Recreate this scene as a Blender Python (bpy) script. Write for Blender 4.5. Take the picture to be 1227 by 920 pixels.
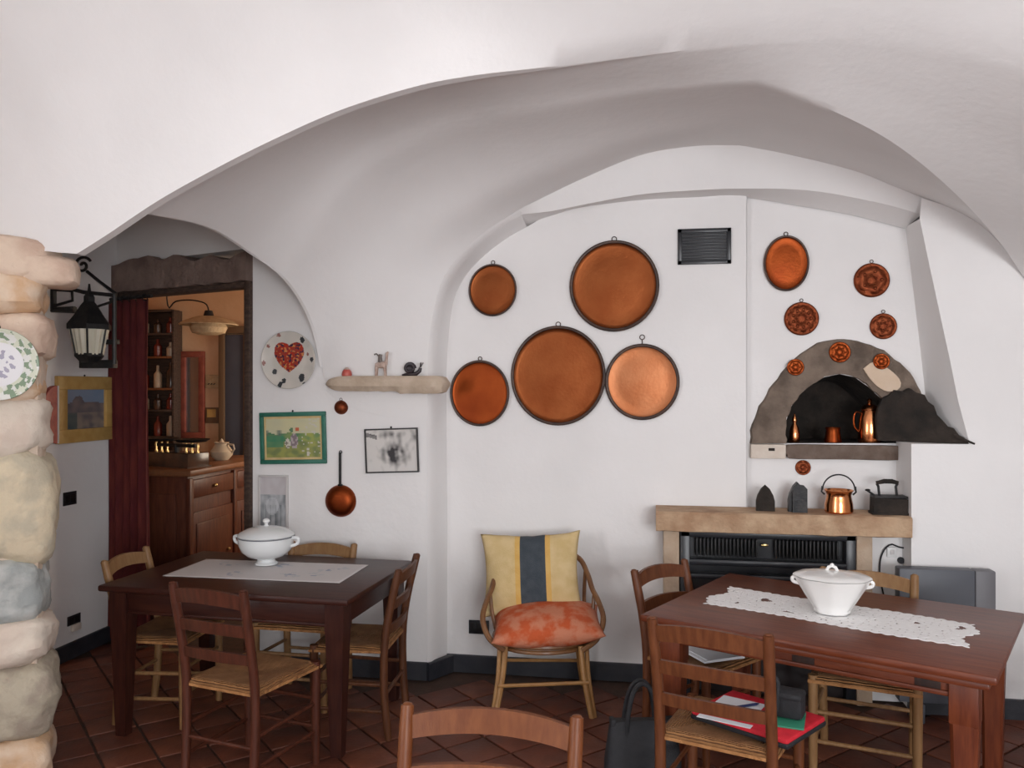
import bpy, bmesh, math, random
from mathutils import Vector, Matrix, noise
random.seed(7)
for o in list(bpy.data.objects): bpy.data.objects.remove(o)
SC = bpy.context.scene
COL = SC.collection
# ------------------------------------------------------------------ camera
F, HOR, HC, YAW = 1000.0, 465.0, 1.73, math.radians(9.5)
cam_d = bpy.data.cameras.new('camera'); cam = bpy.data.objects.new('camera', cam_d); COL.objects.link(cam)
cam_d.sensor_width = 36; cam_d.lens = 36*F/1227; cam_d.shift_y = (HOR-460)/1227
cam_d.clip_start = .02
cam.location = (0, 0, HC); cam.rotation_euler = (math.pi/2, 0, YAW)
SC.camera = cam
# ------------------------------------------------------------------ light
w = bpy.data.worlds.new('sky'); SC.world = w; w.use_nodes = True
w.node_tree.nodes['Background'].inputs[0].default_value = (.80, .90, 1, 1)
w.node_tree.nodes['Background'].inputs[1].default_value = 1.0
def area(name, loc, rot, sx, sy, e, col):
    l = bpy.data.lights.new(name, 'AREA'); l.shape = 'RECTANGLE'; l.size = sx; l.size_y = sy; l.energy = e; l.color = col
    o = bpy.data.objects.new(name, l); COL.objects.link(o); o.location = loc; o.rotation_euler = rot; return o
area('window_behind_offscreen', (1.75, -2.62, 1.65), (math.radians(90), 0, 0), 2.0, 1.6, 224, (.95, .97, 1))
area('window_left_offscreen', (-3.90, -1.1, 1.75), (math.radians(90), 0, math.radians(-90)), 1.5, 1.6, 140, (.95, .97, 1))
area('window_inner_room_offscreen', (-1.72, 6.9, 1.7), (math.radians(90), 0, math.radians(90)), .9, 1.1, 48, (1, .84, .66))  # warm fill added to brighten the inner room; its window is invented
SC.view_settings.view_transform = 'Standard'; SC.view_settings.look = 'None'
SC.view_settings.exposure = 0.2; SC.view_settings.gamma = 1; SC.view_settings.use_curve_mapping = False
# ------------------------------------------------------------------ pixel -> place
cA, sA = math.cos(YAW), math.sin(YAW)
def ray(px, py):
    xc = (px-613.5)/F; return Vector((xc*cA - sA, xc*sA + cA, (HOR-py)/F))
def atY(px, py, Y):
    d = ray(px, py); t = Y/d.y; return Vector((d.x*t, Y, HC+d.z*t))
def atX(px, py, X):
    d = ray(px, py); t = X/d.x; return Vector((X, d.y*t, HC+d.z*t))
def atZ(px, py, Z):
    d = ray(px, py); t = (Z-HC)/d.z; return Vector((d.x*t, d.y*t, Z))
def atP(px, py, p, n):
    d = ray(px, py); c = Vector((0, 0, HC)); t = (Vector(p)-c).dot(n)/d.dot(n); return c+d*t
# ------------------------------------------------------------------ materials
MAT = {}
def mat(name, col, rough=.6, metal=0, col2=None, nscale=8, bump=0, bscale=40, detail=4, stretch=None, spec=.5, emit=None, estr=0, ramp=(.35, .65), coat=0, wave=None):
    m = bpy.data.materials.new(name); m.use_nodes = True; nt = m.node_tree; b = nt.nodes['Principled BSDF']
    b.inputs['Base Color'].default_value = (*col, 1); b.inputs['Roughness'].default_value = rough; b.inputs['Metallic'].default_value = metal
    b.inputs['Specular IOR Level'].default_value = spec
    if coat: b.inputs['Coat Weight'].default_value = coat; b.inputs['Coat Roughness'].default_value = .2
    tc = nt.nodes.new('ShaderNodeTexCoord'); mp = nt.nodes.new('ShaderNodeMapping')
    nt.links.new(tc.outputs['Object'], mp.inputs[0])
    if stretch: mp.inputs['Scale'].default_value = stretch
    if col2:
        n = nt.nodes.new('ShaderNodeTexNoise'); n.inputs['Scale'].default_value = nscale; n.inputs['Detail'].default_value = detail
        nt.links.new(mp.outputs[0], n.inputs['Vector'])
        r = nt.nodes.new('ShaderNodeValToRGB'); r.color_ramp.elements[0].position = ramp[0]; r.color_ramp.elements[1].position = ramp[1]
        r.color_ramp.elements[0].color = (*col, 1); r.color_ramp.elements[1].color = (*col2, 1)
        nt.links.new(n.outputs[0], r.inputs[0]); nt.links.new(r.outputs[0], b.inputs['Base Color'])
    if bump:
        if wave:
            n2 = nt.nodes.new('ShaderNodeTexWave'); n2.inputs['Scale'].default_value = bscale; n2.bands_direction = wave; n2.inputs['Distortion'].default_value = 2
        else:
            n2 = nt.nodes.new('ShaderNodeTexNoise'); n2.inputs['Scale'].default_value = bscale; n2.inputs['Detail'].default_value = 5
        nt.links.new(mp.outputs[0], n2.inputs['Vector'])
        bp = nt.nodes.new('ShaderNodeBump'); bp.inputs['Strength'].default_value = bump; bp.inputs['Distance'].default_value = .02
        nt.links.new(n2.outputs[0 if not wave else 1], bp.inputs['Height']); nt.links.new(bp.outputs[0], b.inputs['Normal'])
    if emit: b.inputs['Emission Color'].default_value = (*emit, 1); b.inputs['Emission Strength'].default_value = estr
    MAT[name] = m; return m
def wood(name, c1, c2, rough=.42, st=(18, 18, 2.2), coat=.15):
    return mat(name, c1, rough+.06, 0, c2, 3, .05, 14, 5, st, coat=coat*.3, spec=.32)
mat('plaster', (.785, .765, .755), .9, 0, (.83, .81, .80), 1.6, .10, 22, 6)
mat('slate', (0.020, 0.022, 0.030), .5, 0, (0.036, 0.036, 0.043), 9, .1, 60)
mat('grout', (.085, .045, .030), .9, 0, (.06, .034, .024), 20, .2, 60)
mat('terracotta', (0.144, 0.037, 0.017), .58, 0, (0.096, 0.027, 0.014), 7, .15, 45)
mat('terracotta_pale', (0.172, 0.051, 0.023), .58, 0, (0.124, 0.035, 0.017), 7, .15, 45)
mat('terracotta_dark', (0.100, 0.030, 0.017), .58, 0, (0.124, 0.035, 0.017), 6, .15, 45)
mat('lintel_stone', (0.153, 0.101, 0.083), .95, 0, (0.234, 0.164, 0.137), 7, .8, 22, 8)
wood('dark_beam', (.045, .028, .022), (.09, .055, .04), .7, (3, 20, 20))
mat('curtain', (0.077, 0.005, 0.007), .9, 0, (0.130, 0.019, 0.011), 14, .2, 90, 3, (1, 1, .35), ramp=(.4, .75))
mat('iron', (.02, .02, .022), .5, .6, (.035, .033, .032), 20, .15, 60)
mat('black_plastic', (.015, .016, .02), .35)
mat('copper', (0.235, 0.072, 0.024), .46, 1, (0.188, 0.050, 0.016), 5, .06, 60, 6)
mat('copper_deep', (0.264, 0.057, 0.014), .42, 1, (0.188, 0.035, 0.010), 4, .05, 60, 6)
mat('copper_light', (0.336, 0.134, 0.062), .42, 1, (0.280, 0.095, 0.039), 5, .05, 60, 6)
mat('copper_bright', (.80, .34, .15), .18, 1, (.70, .25, .09), 6, .03, 60, 4)
mat('copper_dull', (0.218, 0.058, 0.024), .48, 1, (0.156, 0.036, 0.016), 30, .15, 90, 5)
mat('tin_rim', (.055, .04, .036), .5, .5, (.10, .06, .045), 18, .1, 60)
mat('mantel_stone', (.36, .215, .125), .85, 0, (.52, .36, .23), 9, .6, 30, 8)
mat('jamb_stone', (0.451, 0.328, 0.230), .85, 0, (0.492, 0.377, 0.279), 12, .4, 40, 8)
mat('oven_plaster', (.105, .078, .060), .95, 0, (.205, .155, .12), 8, .9, 22, 8, ramp=(.38, .62))
mat('oven_patch', (.62, .47, .34), .9, 0, (.66, .52, .40), 9, .2, 40)
mat('soot', (.014, .011, .009), .95, 0, (.036, .026, .020), 9, .9, 22, 8)
mat('sill_stone', (0.125, 0.086, 0.066), .95, 0, (0.185, 0.139, 0.112), 12, .6, 30, 8)
mat('pale_block', (.62, .53, .45), .9, 0, (.70, .62, .54), 12, .3, 40)
mat('white_enamel', (.78, .80, .80), .12, spec=.6, coat=.4)
mat('white_china', (.80, .785, .76), .18, 0, (.84, .83, .81), 4, spec=.6, coat=.4)
mat('grey_line', (.14, .15, .17), .4)
mat('lace', (.86, .84, .83), .95, 0, (.90, .89, .88), 60, .3, 220)
mat('grey_panel', (0.079, 0.085, 0.101), .5, 0, (0.094, 0.099, 0.115), 4, .05, 50)
mat('grey_panel_end', (0.144, 0.140, 0.151), .5)
mat('white_plastic', (.72, .71, .70), .4)
mat('brass', (.80, .58, .25), .28, 1)
mat('red_neoprene', (.52, .008, .022), .7, 0, (.60, .015, .03), 40, .1, 200)
mat('paper', (.72, .73, .76), .8)
mat('green_card', (.03, .22, .13), .6)
mat('black_cloth', (0.009, 0.009, 0.011), .75, 0, (0.014, 0.014, 0.017), 30, .2, 160)
mat('blue_ink', (.02, .03, .10), .4)
wood('table_dark', (0.031, 0.007, 0.005), (0.052, 0.014, 0.008), .36, (2.2, 20, 20), .3)
wood('table_red', (0.0978, 0.0205, 0.0076), (0.1515, 0.0356, 0.0123), .36, (2.2, 20, 20), .3)
wood('table_red_leg', (0.0978, 0.0205, 0.0076), (0.1515, 0.0356, 0.0123), .4, (18, 18, 2.2), .2)
wood('table_dark_leg', (0.031, 0.007, 0.005), (0.052, 0.014, 0.008), .4, (18, 18, 2.2), .2)
wood('slot', (.02, .01, .008), (.035, .015, .01), .6)
wood('chair_red', (0.0993, 0.0288, 0.0099), (0.1495, 0.0480, 0.0168))
wood('chair_dark', (0.0572, 0.0150, 0.0070), (0.0913, 0.0240, 0.0120))
wood('chair_brown', (0.0780, 0.0264, 0.0110), (0.1248, 0.0456, 0.0187))
wood('chair_honey', (0.232, 0.119, 0.048), (0.295, 0.163, 0.071))
wood('chair_tan', (0.133, 0.057, 0.026), (0.174, 0.079, 0.036))
wood('chair_orange', (0.1264, 0.0337, 0.0079), (0.1705, 0.0515, 0.0134))
wood('cupboard_wood', (0.0715, 0.0182, 0.0090), (0.1155, 0.0336, 0.0153), .4, (14, 14, 2), .2)
wood('cupboard_top', (0.1540, 0.0576, 0.0225), (0.1980, 0.0768, 0.0315), .4, (14, 2, 14), .2)
mat('rush', (0.293, 0.124, 0.038), .8, 0, (0.409, 0.189, 0.066), 16, .8, 34, 4, (1, 1, 1), wave='Y')
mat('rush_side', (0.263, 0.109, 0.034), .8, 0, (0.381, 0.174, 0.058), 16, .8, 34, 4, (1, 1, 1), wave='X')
mat('rattan', (0.281, 0.132, 0.040), .45, 0, (0.357, 0.185, 0.061), 12, .2, 50, 4, coat=.15)
mat('rattan_dark', (0.140, 0.056, 0.019), .5, 0, (0.204, 0.090, 0.030), 12, .2, 50, 4, coat=.15)
mat('cushion_yellow', (.58, .42, .19), .9, 0, (.66, .50, .26), 14, .25, 150)
mat('cushion_gold', (.62, .36, .09), .85, 0, (.66, .42, .13), 14, .25, 150)
mat('cushion_blue', (0.034, 0.046, 0.059), .8, 0, (0.053, 0.065, 0.077), 22, .25, 150)
mat('cushion_orange', (.50, .085, .02), .85, 0, (.55, .20, .11), 13, .3, 60, 5, ramp=(.42, .58))
mat('stone_pink', (.56, .40, .31), .92, 0, (.70, .55, .43), 5, .9, 14, 8, ramp=(.42, .58))
mat('stone_orange', (.62, .40, .24), .92, 0, (.72, .56, .42), 6, .9, 14, 8, ramp=(.42, .58))
mat('stone_cream', (.66, .56, .40), .92, 0, (.50, .44, .33), 8, .9, 14, 8, ramp=(.42, .58))
mat('stone_blue', (.33, .35, .34), .92, 0, (.47, .48, .46), 10, 1.0, 14, 8, ramp=(.42, .58))
mat('stone_white', (.72, .63, .53), .92, 0, (.66, .55, .46), 6, .8, 14, 8, ramp=(.42, .58))
mat('stone_grey', (.36, .30, .235), .92, 0, (.48, .42, .32), 9, 1.0, 14, 8, ramp=(.42, .58))
mat('mortar', (.60, .47, .36), .95, 0, (.66, .54, .44), 9, .5, 30, 8)
mat('shelf_stone', (.44, .34, .25), .9, 0, (.56, .45, .35), 9, .5, 24, 8)
mat('frame_gold', (.50, .30, .09), .5, 0, (.58, .37, .13), 14, .1, 60)
mat('frame_brown', (.15, .09, .05), .5)
mat('frame_green', (.02, .13, .09), .45, 0, (.03, .16, .11), 20)
mat('frame_black', (.03, .028, .028), .5)
mat('frame_white', (.60, .57, .56), .6)
mat('ceramic_red', (.42, .06, .05), .35, 0, (.52, .12, .09), 20)
mat('figurine', (.40, .27, .22), .6, 0, (.58, .45, .38), 40, .2, 80)
mat('figurine_dark', (.10, .09, .085), .6, 0, (.18, .15, .13), 40, .2, 80)
mat('snail_black', (.02, .014, .018), .4, 0, (.04, .026, .03), 20)
mat('plaque_red', (.30, .035, .025), .5, 0, (.42, .07, .04), 20, .2, 40)
mat('lamp_glass', (.62, .58, .46), .25, 0, (.70, .66, .54), 5)
mat('orange_plaster', (.62, .38, .22), .9, 0, (.68, .44, .27), 3, .2, 24)
mat('bluegrey_door', (.075, .085, .12), .6, 0, (.09, .10, .135), 6)
mat('mirror_glass', (.42, .41, .44), .12, .9)
mat('frame_redwood', (.20, .045, .03), .5, 0, (.27, .07, .045), 16)
mat('shade_wicker', (.40, .27, .15), .8, 0, (.50, .36, .21), 22, .4, 70)
mat('bottle_dark', (.05, .03, .022), .25, 0, (.10, .05, .03), 12)
mat('bottle_red', (.17, .03, .02), .25)
mat('cream_jug', (.50, .40, .29), .4)
mat('glass_fire', (.02, .016, .016), .12)
mat('window_frame_wood', (.32, .18, .09), .5)
def glass_mat():
    m = bpy.data.materials.new('window_glass'); m.use_nodes = True; nt = m.node_tree; b = nt.nodes['Principled BSDF']
    b.inputs['Base Color'].default_value = (1, 1, 1, 1); b.inputs['Roughness'].default_value = .02; b.inputs['Alpha'].default_value = .08
    MAT['window_glass'] = m
glass_mat()
def paint_mat(name, rough=.6):
    m = bpy.data.materials.new(name); m.use_nodes = True; nt = m.node_tree; b = nt.nodes['Principled BSDF']
    a = nt.nodes.new('ShaderNodeAttribute'); a.attribute_name = 'paint'; nt.links.new(a.outputs[0], b.inputs['Base Color'])
    b.inputs['Roughness'].default_value = rough; MAT[name] = m
paint_mat('painted', .6); paint_mat('painted_glaze', .2)
# ------------------------------------------------------------------ mesh builder
class MB:
    def __init__(s): s.v = []; s.f = []
    def add(s, vs, fs, M=None):
        n = len(s.v)
        s.v += [tuple(M @ Vector(p)) if M else tuple(p) for p in vs]; s.f += [tuple(i+n for i in f) for f in fs]; return s
    def box(s, c, d, r=0, M=None):
        hx, hy, hz = d[0]/2, d[1]/2, d[2]/2
        if r <= 0:
            vs = [(c[0]+x*hx, c[1]+y*hy, c[2]+z*hz) for x in (-1, 1) for y in (-1, 1) for z in (-1, 1)]
            return s.add(vs, [(0,1,3,2), (4,6,7,5), (0,4,5,1), (2,3,7,6), (0,2,6,4), (1,5,7,3)], M)
        bm = bmesh.new(); bmesh.ops.create_cube(bm, size=1)
        for v in bm.verts: v.co = Vector((c[0]+v.co.x*d[0], c[1]+v.co.y*d[1], c[2]+v.co.z*d[2]))
        bmesh.ops.bevel(bm, geom=bm.edges[:], offset=min(r, min(d)*.45), segments=2, affect='EDGES', profile=.5)
        return s.bm(bm, M)
    def bm(s, bm, M=None):
        bm.verts.index_update(); vs = [v.co.copy() for v in bm.verts]; fs = [[v.index for v in f.verts] for f in bm.faces]; bm.free(); return s.add(vs, fs, M)
    def rings(s, rings, cap=True, closed=False, M=None):
        n = len(rings[0]); vs = [p for r in rings for p in r]; fs = []
        m = len(rings)
        for i in range(m if closed else m-1):
            a, b = i*n, ((i+1) % m)*n
            for k in range(n): fs.append((a+k, a+(k+1) % n, b+(k+1) % n, b+k))
        if cap and not closed: fs.append(tuple(range(n-1, -1, -1))); fs.append(tuple((m-1)*n+k for k in range(n)))
        return s.add(vs, fs, M)
    def lathe(s, prof, n=32, c=(0,0,0), sx=1, sy=1, M=None, cap=True, mod=None):
        R = []
        for j, (r, z) in enumerate(prof):
            ring = []
            for k in range(n):
                a = 2*math.pi*k/n; q = r*(mod(a, j, r) if mod else 1)
                ring.append((c[0]+q*math.cos(a)*sx, c[1]+q*math.sin(a)*sy, c[2]+z))
            R.append(ring)
        return s.rings(R, cap, False, M)
    def tube(s, path, r, n=10, closed=False, M=None, flat=1.0):
        P = [Vector(p) for p in path]; m = len(P); R = []; up = Vector((.13, .21, .97)); prev = None
        for i, p in enumerate(P):
            if closed: t = P[(i+1) % m]-P[i-1]
            else: t = P[min(i+1, m-1)]-P[max(i-1, 0)]
            t.normalize()
            if prev is None:
                u = t.cross(up)
                if u.length < .1: u = t.cross(Vector((1, 0, 0)))
            else: u = prev - t*prev.dot(t)
            u.normalize(); prev = u; v = t.cross(u)
            rr = r[i] if isinstance(r, (list, tuple)) else r
            R.append([p + (u*math.cos(2*math.pi*k/n) + v*math.sin(2*math.pi*k/n)*flat)*rr for k in range(n)])
        return s.rings(R, not closed, closed, M)
    def bar(s, p0, p1, r0, r1=None, n=8, M=None): return s.tube([p0, p1], [r0, r1 if r1 else r0], n, False, M)
    def grid(s, rows, M=None):
        m, n = len(rows), len(rows[0]); vs = [p for r in rows for p in r]
        return s.add(vs, [(i*n+k, i*n+k+1, (i+1)*n+k+1, (i+1)*n+k) for i in range(m-1) for k in range(n-1)], M)
    def prism(s, poly, y0, y1, M=None):
        """poly in (x,z); extruded along y"""
        n = len(poly); vs = [(x, y0, z) for x, z in poly]+[(x, y1, z) for x, z in poly]
        fs = [tuple(range(n)), tuple(range(2*n-1, n-1, -1))]+[(k, n+k, n+(k+1) % n, (k+1) % n) for k in range(n)]
        return s.add(vs, fs, M)
    def sheet(s, outer, holes=(), fn=None):
        """2-D polygon with holes, filled; fn maps (a,b) to a point"""
        bm = bmesh.new(); ed = []
        for lp in [outer]+list(holes):
            vv = [bm.verts.new((p[0], p[1], 0)) for p in lp]
            for k in range(len(vv)): ed.append(bm.edges.new((vv[k], vv[(k+1) % len(vv)])))
        bmesh.ops.triangle_fill(bm, edges=ed, use_beauty=True)
        for v in bm.verts: v.co = Vector(fn(v.co.x, v.co.y))
        return s.bm(bm)
    def stone(s, c, d, seed, rough=.06, p=4.0, cuts=5, M=None):
        bm = bmesh.new(); bmesh.ops.create_cube(bm, size=2); bmesh.ops.subdivide_edges(bm, edges=bm.edges[:], cuts=cuts, use_grid_fill=True)
        sd = Vector((seed*3.7, seed*1.3, seed*2.1))
        for v in bm.verts:
            q = v.co; L = (abs(q.x)**p+abs(q.y)**p+abs(q.z)**p)**(1/p); q = q/L
            k = 1+rough*(noise.noise(q*1.4+sd)*1.5+noise.noise(q*4+sd)*.6)
            v.co = Vector((c[0]+q.x*k*d[0]/2, c[1]+q.y*k*d[1]/2, c[2]+q.z*k*d[2]/2))
        return s.bm(bm, M)
    def ball(s, c, d, n=12, M=None):
        prof = [(max(math.sin(math.pi*i/n), .001)*.5, -math.cos(math.pi*i/n)*.5*d[2]) for i in range(n+1)]
        return s.lathe(prof, n*2, c, d[0], d[1], M)
def obj(name, mb, material, parent=None, loc=None, rz=None, angle=38):
    me = bpy.data.meshes.new(name); me.from_pydata(mb.v, [], mb.f); me.validate()
    b = bmesh.new(); b.from_mesh(me); bmesh.ops.recalc_face_normals(b, faces=b.faces[:]); b.to_mesh(me); b.free()
    if angle:
        me.polygons.foreach_set('use_smooth', [True]*len(me.polygons)); me.set_sharp_from_angle(angle=math.radians(angle))
    me.materials.append(MAT[material])
    o = bpy.data.objects.new(name, me); COL.objects.link(o)
    if parent: o.parent = parent
    if loc is not None: o.location = loc
    if rz is not None: o.rotation_euler = (0, 0, rz)
    return o
def tag(o, label, cat, group=None):
    o['label'] = label; o['category'] = cat
    if group: o['group'] = group
    return o
def thing(name, label, cat, loc=(0,0,0), rz=0, group=None, ry=0):
    o = bpy.data.objects.new(name, None); COL.objects.link(o); o.empty_display_size = .1
    o.location = loc; o.rotation_euler = (0, ry, rz); return tag(o, label, cat, group)
def struct(name, mb, material, parent=None, label=None, angle=38):
    o = obj(name, mb, material, parent, angle=angle); o['kind'] = 'structure'
    if label: o['label'] = label
    return o
def painted(name, w, h, fn, parent, nx=40, nz=32, y=0, mat='painted', mask=None):
    """flat picture in local x,z, facing -y, colours by fn(u,v)"""
    vs, fs, cols = [], [], []
    idx = {}
    for j in range(nz+1):
        for i in range(nx+1): vs.append(((i/nx-.5)*w, y, (j/nz-.5)*h))
    for j in range(nz):
        for i in range(nx):
            u, v = (i+.5)/nx, (j+.5)/nz
            if mask and not mask(u, v): continue
            fs.append((j*(nx+1)+i, j*(nx+1)+i+1, (j+1)*(nx+1)+i+1, (j+1)*(nx+1)+i)); cols.append(fn(u, v))
    me = bpy.data.meshes.new(name); me.from_pydata(vs, [], fs)
    at = me.color_attributes.new('paint', 'FLOAT_COLOR', 'CORNER')
    k = 0
    for f, c in zip(me.polygons, cols):
        for _ in f.vertices: at.data[k].color = (*c, 1); k += 1
    me.materials.append(MAT[mat]); o = bpy.data.objects.new(name, me); COL.objects.link(o); o.parent = parent
    return o
def spline(P, n):
    """Catmull-Rom through P, resampled to n points by length"""
    P = [Vector(p) for p in P]; Q = []
    for i in range(len(P)-1):
        a, b, c, d = P[max(i-1, 0)], P[i], P[i+1], P[min(i+2, len(P)-1)]
        for k in range(12):
            t = k/12; Q.append(.5*((2*b)+(c-a)*t+(2*a-5*b+4*c-d)*t*t+(3*b-a-3*c+d)*t**3))
    Q.append(P[-1]); return resample(Q, n)
def resample(Q, n):
    L = [0]
    for i in range(1, len(Q)): L.append(L[-1]+(Q[i]-Q[i-1]).length)
    out = []; j = 0
    for k in range(n):
        s = L[-1]*k/(n-1)
        while j < len(Q)-2 and L[j+1] < s: j += 1
        d = L[j+1]-L[j]; out.append(Q[j].lerp(Q[j+1], 0 if d < 1e-9 else min(1, (s-L[j])/d)))
    return out
def coons(c0, c1, d0, d1):
    """c0,c1 run in u at v=0,1; d0,d1 run in v at u=0,1"""
    nu, nv = len(c0), len(d0); rows = []
    for j in range(nv):
        v = j/(nv-1); row = []
        for i in range(nu):
            u = i/(nu-1)
            p = c0[i]*(1-v)+c1[i]*v + d0[j]*(1-u)+d1[j]*u - (c0[0]*(1-u)*(1-v)+c0[-1]*u*(1-v)+c1[0]*(1-u)*v+c1[-1]*u*v)
            row.append(p)
        rows.append(row)
    return rows
V = Vector; PI = math.pi
# ================================================================== THE SETTING
YP, YW, YN, YR = 4.80, 4.98, 5.02, 4.74          # pier, pan wall, niche wall, wall right of the fireplace
XL, XR = -3.67, 2.5
YA = 3.20                                        # plane of the big arch
DL, DR = V((XL, 5.27, 0)), V((-2.42, 4.80, 0))   # line of the doorway wall
DN = V((DR.y-DL.y, -(DR.x-DL.x), 0)).normalized()
def atD(px, py): return atP(px, py, DL, DN)
# floor: slab, tiles as parts where they can be told apart
m = MB().box((-1.2, 2.95, -.06), (9.2, 11.4, .1)); floor = struct('floor', m, 'grout', label='dark grouted floor of terracotta tiles')
TS, TP = .215, .228
tm = {}
for nm in ('terracotta', 'terracotta_pale', 'terracotta_dark'):
    o = obj('tile', MB().box((0, 0, -.006), (TS, TS, .012), .003), nm); tm[nm] = o.data; bpy.data.objects.remove(o)
rest = MB(); cnt = 0; rnd = random.Random(3)
cands = []
for i in range(-40, 41):
    for j in range(-40, 41):
        x = -0.5 + (i-j)*TP*.7071; y = 3.9 + (i+j)*TP*.7071
        if not (-3.62 < x < 3.1 and -2.3 < y < 5.25): continue
        if y > (4.86 if x > -1.3 else 4.68) and x > -2.3: continue
        if y > 4.74 and x > 1.2: continue
        if x <= -2.3 and y > 5.22-(x-XL)*.37: continue
        X = x*cA+y*sA; Z = -x*sA+y*cA
        vis = Z > 2.2 and abs(613.5 - (613.5+X/Z*F)) < 640 and (HOR+HC/Z*F) < 965
        cands.append((0 if vis else 1, -Z, x, y))
cands.sort(key=lambda t: (t[0], t[1] if t[0] else -t[1]))
for k, (nv, _, x, y) in enumerate(cands):
    nm = rnd.choices(('terracotta', 'terracotta_pale', 'terracotta_dark'), (6, 3, 3))[0]
    if not nv and cnt < 300:
        o = bpy.data.objects.new('tile', tm[nm]); COL.objects.link(o); o.parent = floor
        o.location = (x, y, .002+rnd.uniform(-.0015, .0015)); o.rotation_euler = (rnd.uniform(-.004, .004), rnd.uniform(-.004, .004), PI/4+rnd.uniform(-.012, .012)); cnt += 1
    else:
        rest.box((x, y, -.004), (TS, TS, .012), 0, Matrix.Translation((x, y, 0)) @ Matrix.Rotation(PI/4, 4, 'Z') @ Matrix.Translation((-x, -y, 0)))
if rest.v:
    o = obj('tile_field', rest, 'terracotta', floor, angle=0); o['kind'] = 'stuff'
# --- curves of the vault, read from the photograph and set in their planes
E1px = [(92,304),(130,280),(190,240),(260,201),(330,166),(410,131),(500,103),(570,90),(640,82),(750,69),(850,57),(930,49),(1000,46),(1080,50),(1150,61),(1227,80)]
E1 = [atY(x, y, YA) for x, y in E1px]+[V((1.75, YA, 2.63)), V((2.15, YA, 2.25)), V((2.40, YA, 1.75)), V((2.46, YA, 1.2))]
E1s = spline(E1, 100)
def fl_(x): t = max(0, min(1, (x+.95)/1.15)); return t*t*(3-2*t)
# front vault: springs vertically from the arch edge and coves over towards the room
low = [V((XL-.02, YA, 2.36)), V((-3.1, YA, 2.36)), V((-2.75, YA, 2.34)), V((-2.5, YA, 2.31))]+E1s+[V((2.5, YA, 1.1)), V((3.24, YA, 1.1))]
rows = []
for k in range(15):
    t = k/14; th = t*PI/2; row = []
    for p in low:                                   # steep over the doorway side, flowing level into the back vault further on
        q = fl_(p.x); zc_ = 3.85
        row.append(V((p.x, YA-2.3*(1-math.cos(th))*(1-q)-1.6*t*q, p.z+(zc_-p.z)*(math.sin(th)*(1-q)+t**1.08*q))))
    rows.append(row)
Agrid = rows
struct('ceiling_flat', MB().box((-.22, -.40, 3.87), (7.0, 4.2, .1)), 'plaster')
# arch soffit and its small step
sof = [[p for p in E1s], [V((p.x, YA+.05*(1-fl_(p.x)), p.z)) for p in E1s], [V((p.x, YA+.06*(1-fl_(p.x)), p.z+.10*(1-fl_(p.x)))) for p in E1s]]
# --- back vault
def kz(p): return V((p.x, YA+.06*(1-fl_(p.x)), p.z+.07*(1-fl_(p.x))))
def k1px(x): # point of the front boundary at pixel column x
    best = min(E1s, key=lambda p: abs(((p.x*cA+p.y*sA)/(-p.x*sA+p.y*cA))*F+613.5-x)); return kz(best)
K0px = [(512,505),(512,465),(513,425),(518,380),(528,341),(545,312),(566,290),(592,270),(622,251),(656,234),(696,215),(767,186),(832,175),(886,174)]
K0r = [(886,174),(940,184),(1022,204),(1076,225),(1136,249),(1175,270),(1205,300),(1227,332)]
K0 = [atY(x, y, YP-.004) for x, y in K0px]
K0R = [atY(x, y, YP-.004-.05*(x-886)/341) for x, y in K0r]+[V((2.20, 4.75, 1.9)), V((2.42, 4.75, 1.3))]
k1 = [kz(p) for p in E1s]
def pxc(p): return ((p.x*cA+p.y*sA)/(-p.x*sA+p.y*cA))*F+613.5
iL = min(range(100), key=lambda i: abs(pxc(k1[i])-160)); iC = min(range(100), key=lambda i: abs(pxc(k1[i])-905))
K1L = k1[iL:iC+1]; K1R = k1[iC:]
NU, NV = len(K1L), 30
cleft = [K0[0], atY(470, 500, YP-.002), atY(425, 490, YP-.002), atY(392, 470, YP-.003), atY(387, 440, YP-.015), atY(382, 412, YP-.05), atY(373, 382, YP-.13), atY(357, 352, YP-.25), atY(334, 325, YP-.40), atX(303, 304, -2.19), atX(250, 272, -2.23), K1L[0]]
G1px = [(908,98),(973,122),(1049,158),(1104,196),(1158,245),(1201,294),(1227,332)]
G1y = [3.47, 3.55, 3.72, 3.94, 4.23, 4.53, 4.72]
G1 = [atY(x, y, Y) for (x, y), Y in zip(G1px, G1y)]+[V((2.20, 4.74, 1.9)), V((2.42, 4.745, 1.3))]
crownA = spline([K0[-1], V((K0[-1].x, 4.2, (K0[-1].z+G1[0].z)/2+.03)), G1[0]], 18)
crownB = spline([G1[0], (G1[0]+K1R[0])/2, K1R[0]], 13)
G1s = spline(G1, len(K1R))
B = coons(spline(K0, NU), K1L, spline(cleft, NV), crownA+crownB[1:])
for j, row in enumerate(B):                      # dip added to the vault shape so its front strip catches more light
    v_ = j/(NV-1)
    for i_, p in enumerate(row):
        u_ = i_/(NU-1); k_ = max(0, min(1, (u_-.35)/.4)); k_ *= k_*(3-2*k_)*(1-u_)*3 if u_ > .66 else k_*(3-2*k_)
        if 0 < j < NV-1: p.z -= .05*k_*max(0, math.sin(PI*v_**1.6))
Dd = coons(spline(K0R, len(K1R)), G1s, crownA, resample([K0R[-1], G1[-1]], 18))
Cc = coons(G1s, K1R, crownB, resample([G1[-1], V((2.46, 4.1, 1.3)), K1R[-1]], 13))
mm = MB()
for g_ in (Agrid, sof, B, Dd, Cc): mm.grid(g_)
bm = bmesh.new(); vv = [bm.verts.new(p) for p in mm.v]
for f in mm.f: bm.faces.new([vv[i] for i in f])
bmesh.ops.remove_doubles(bm, verts=bm.verts[:], dist=.002)
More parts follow.
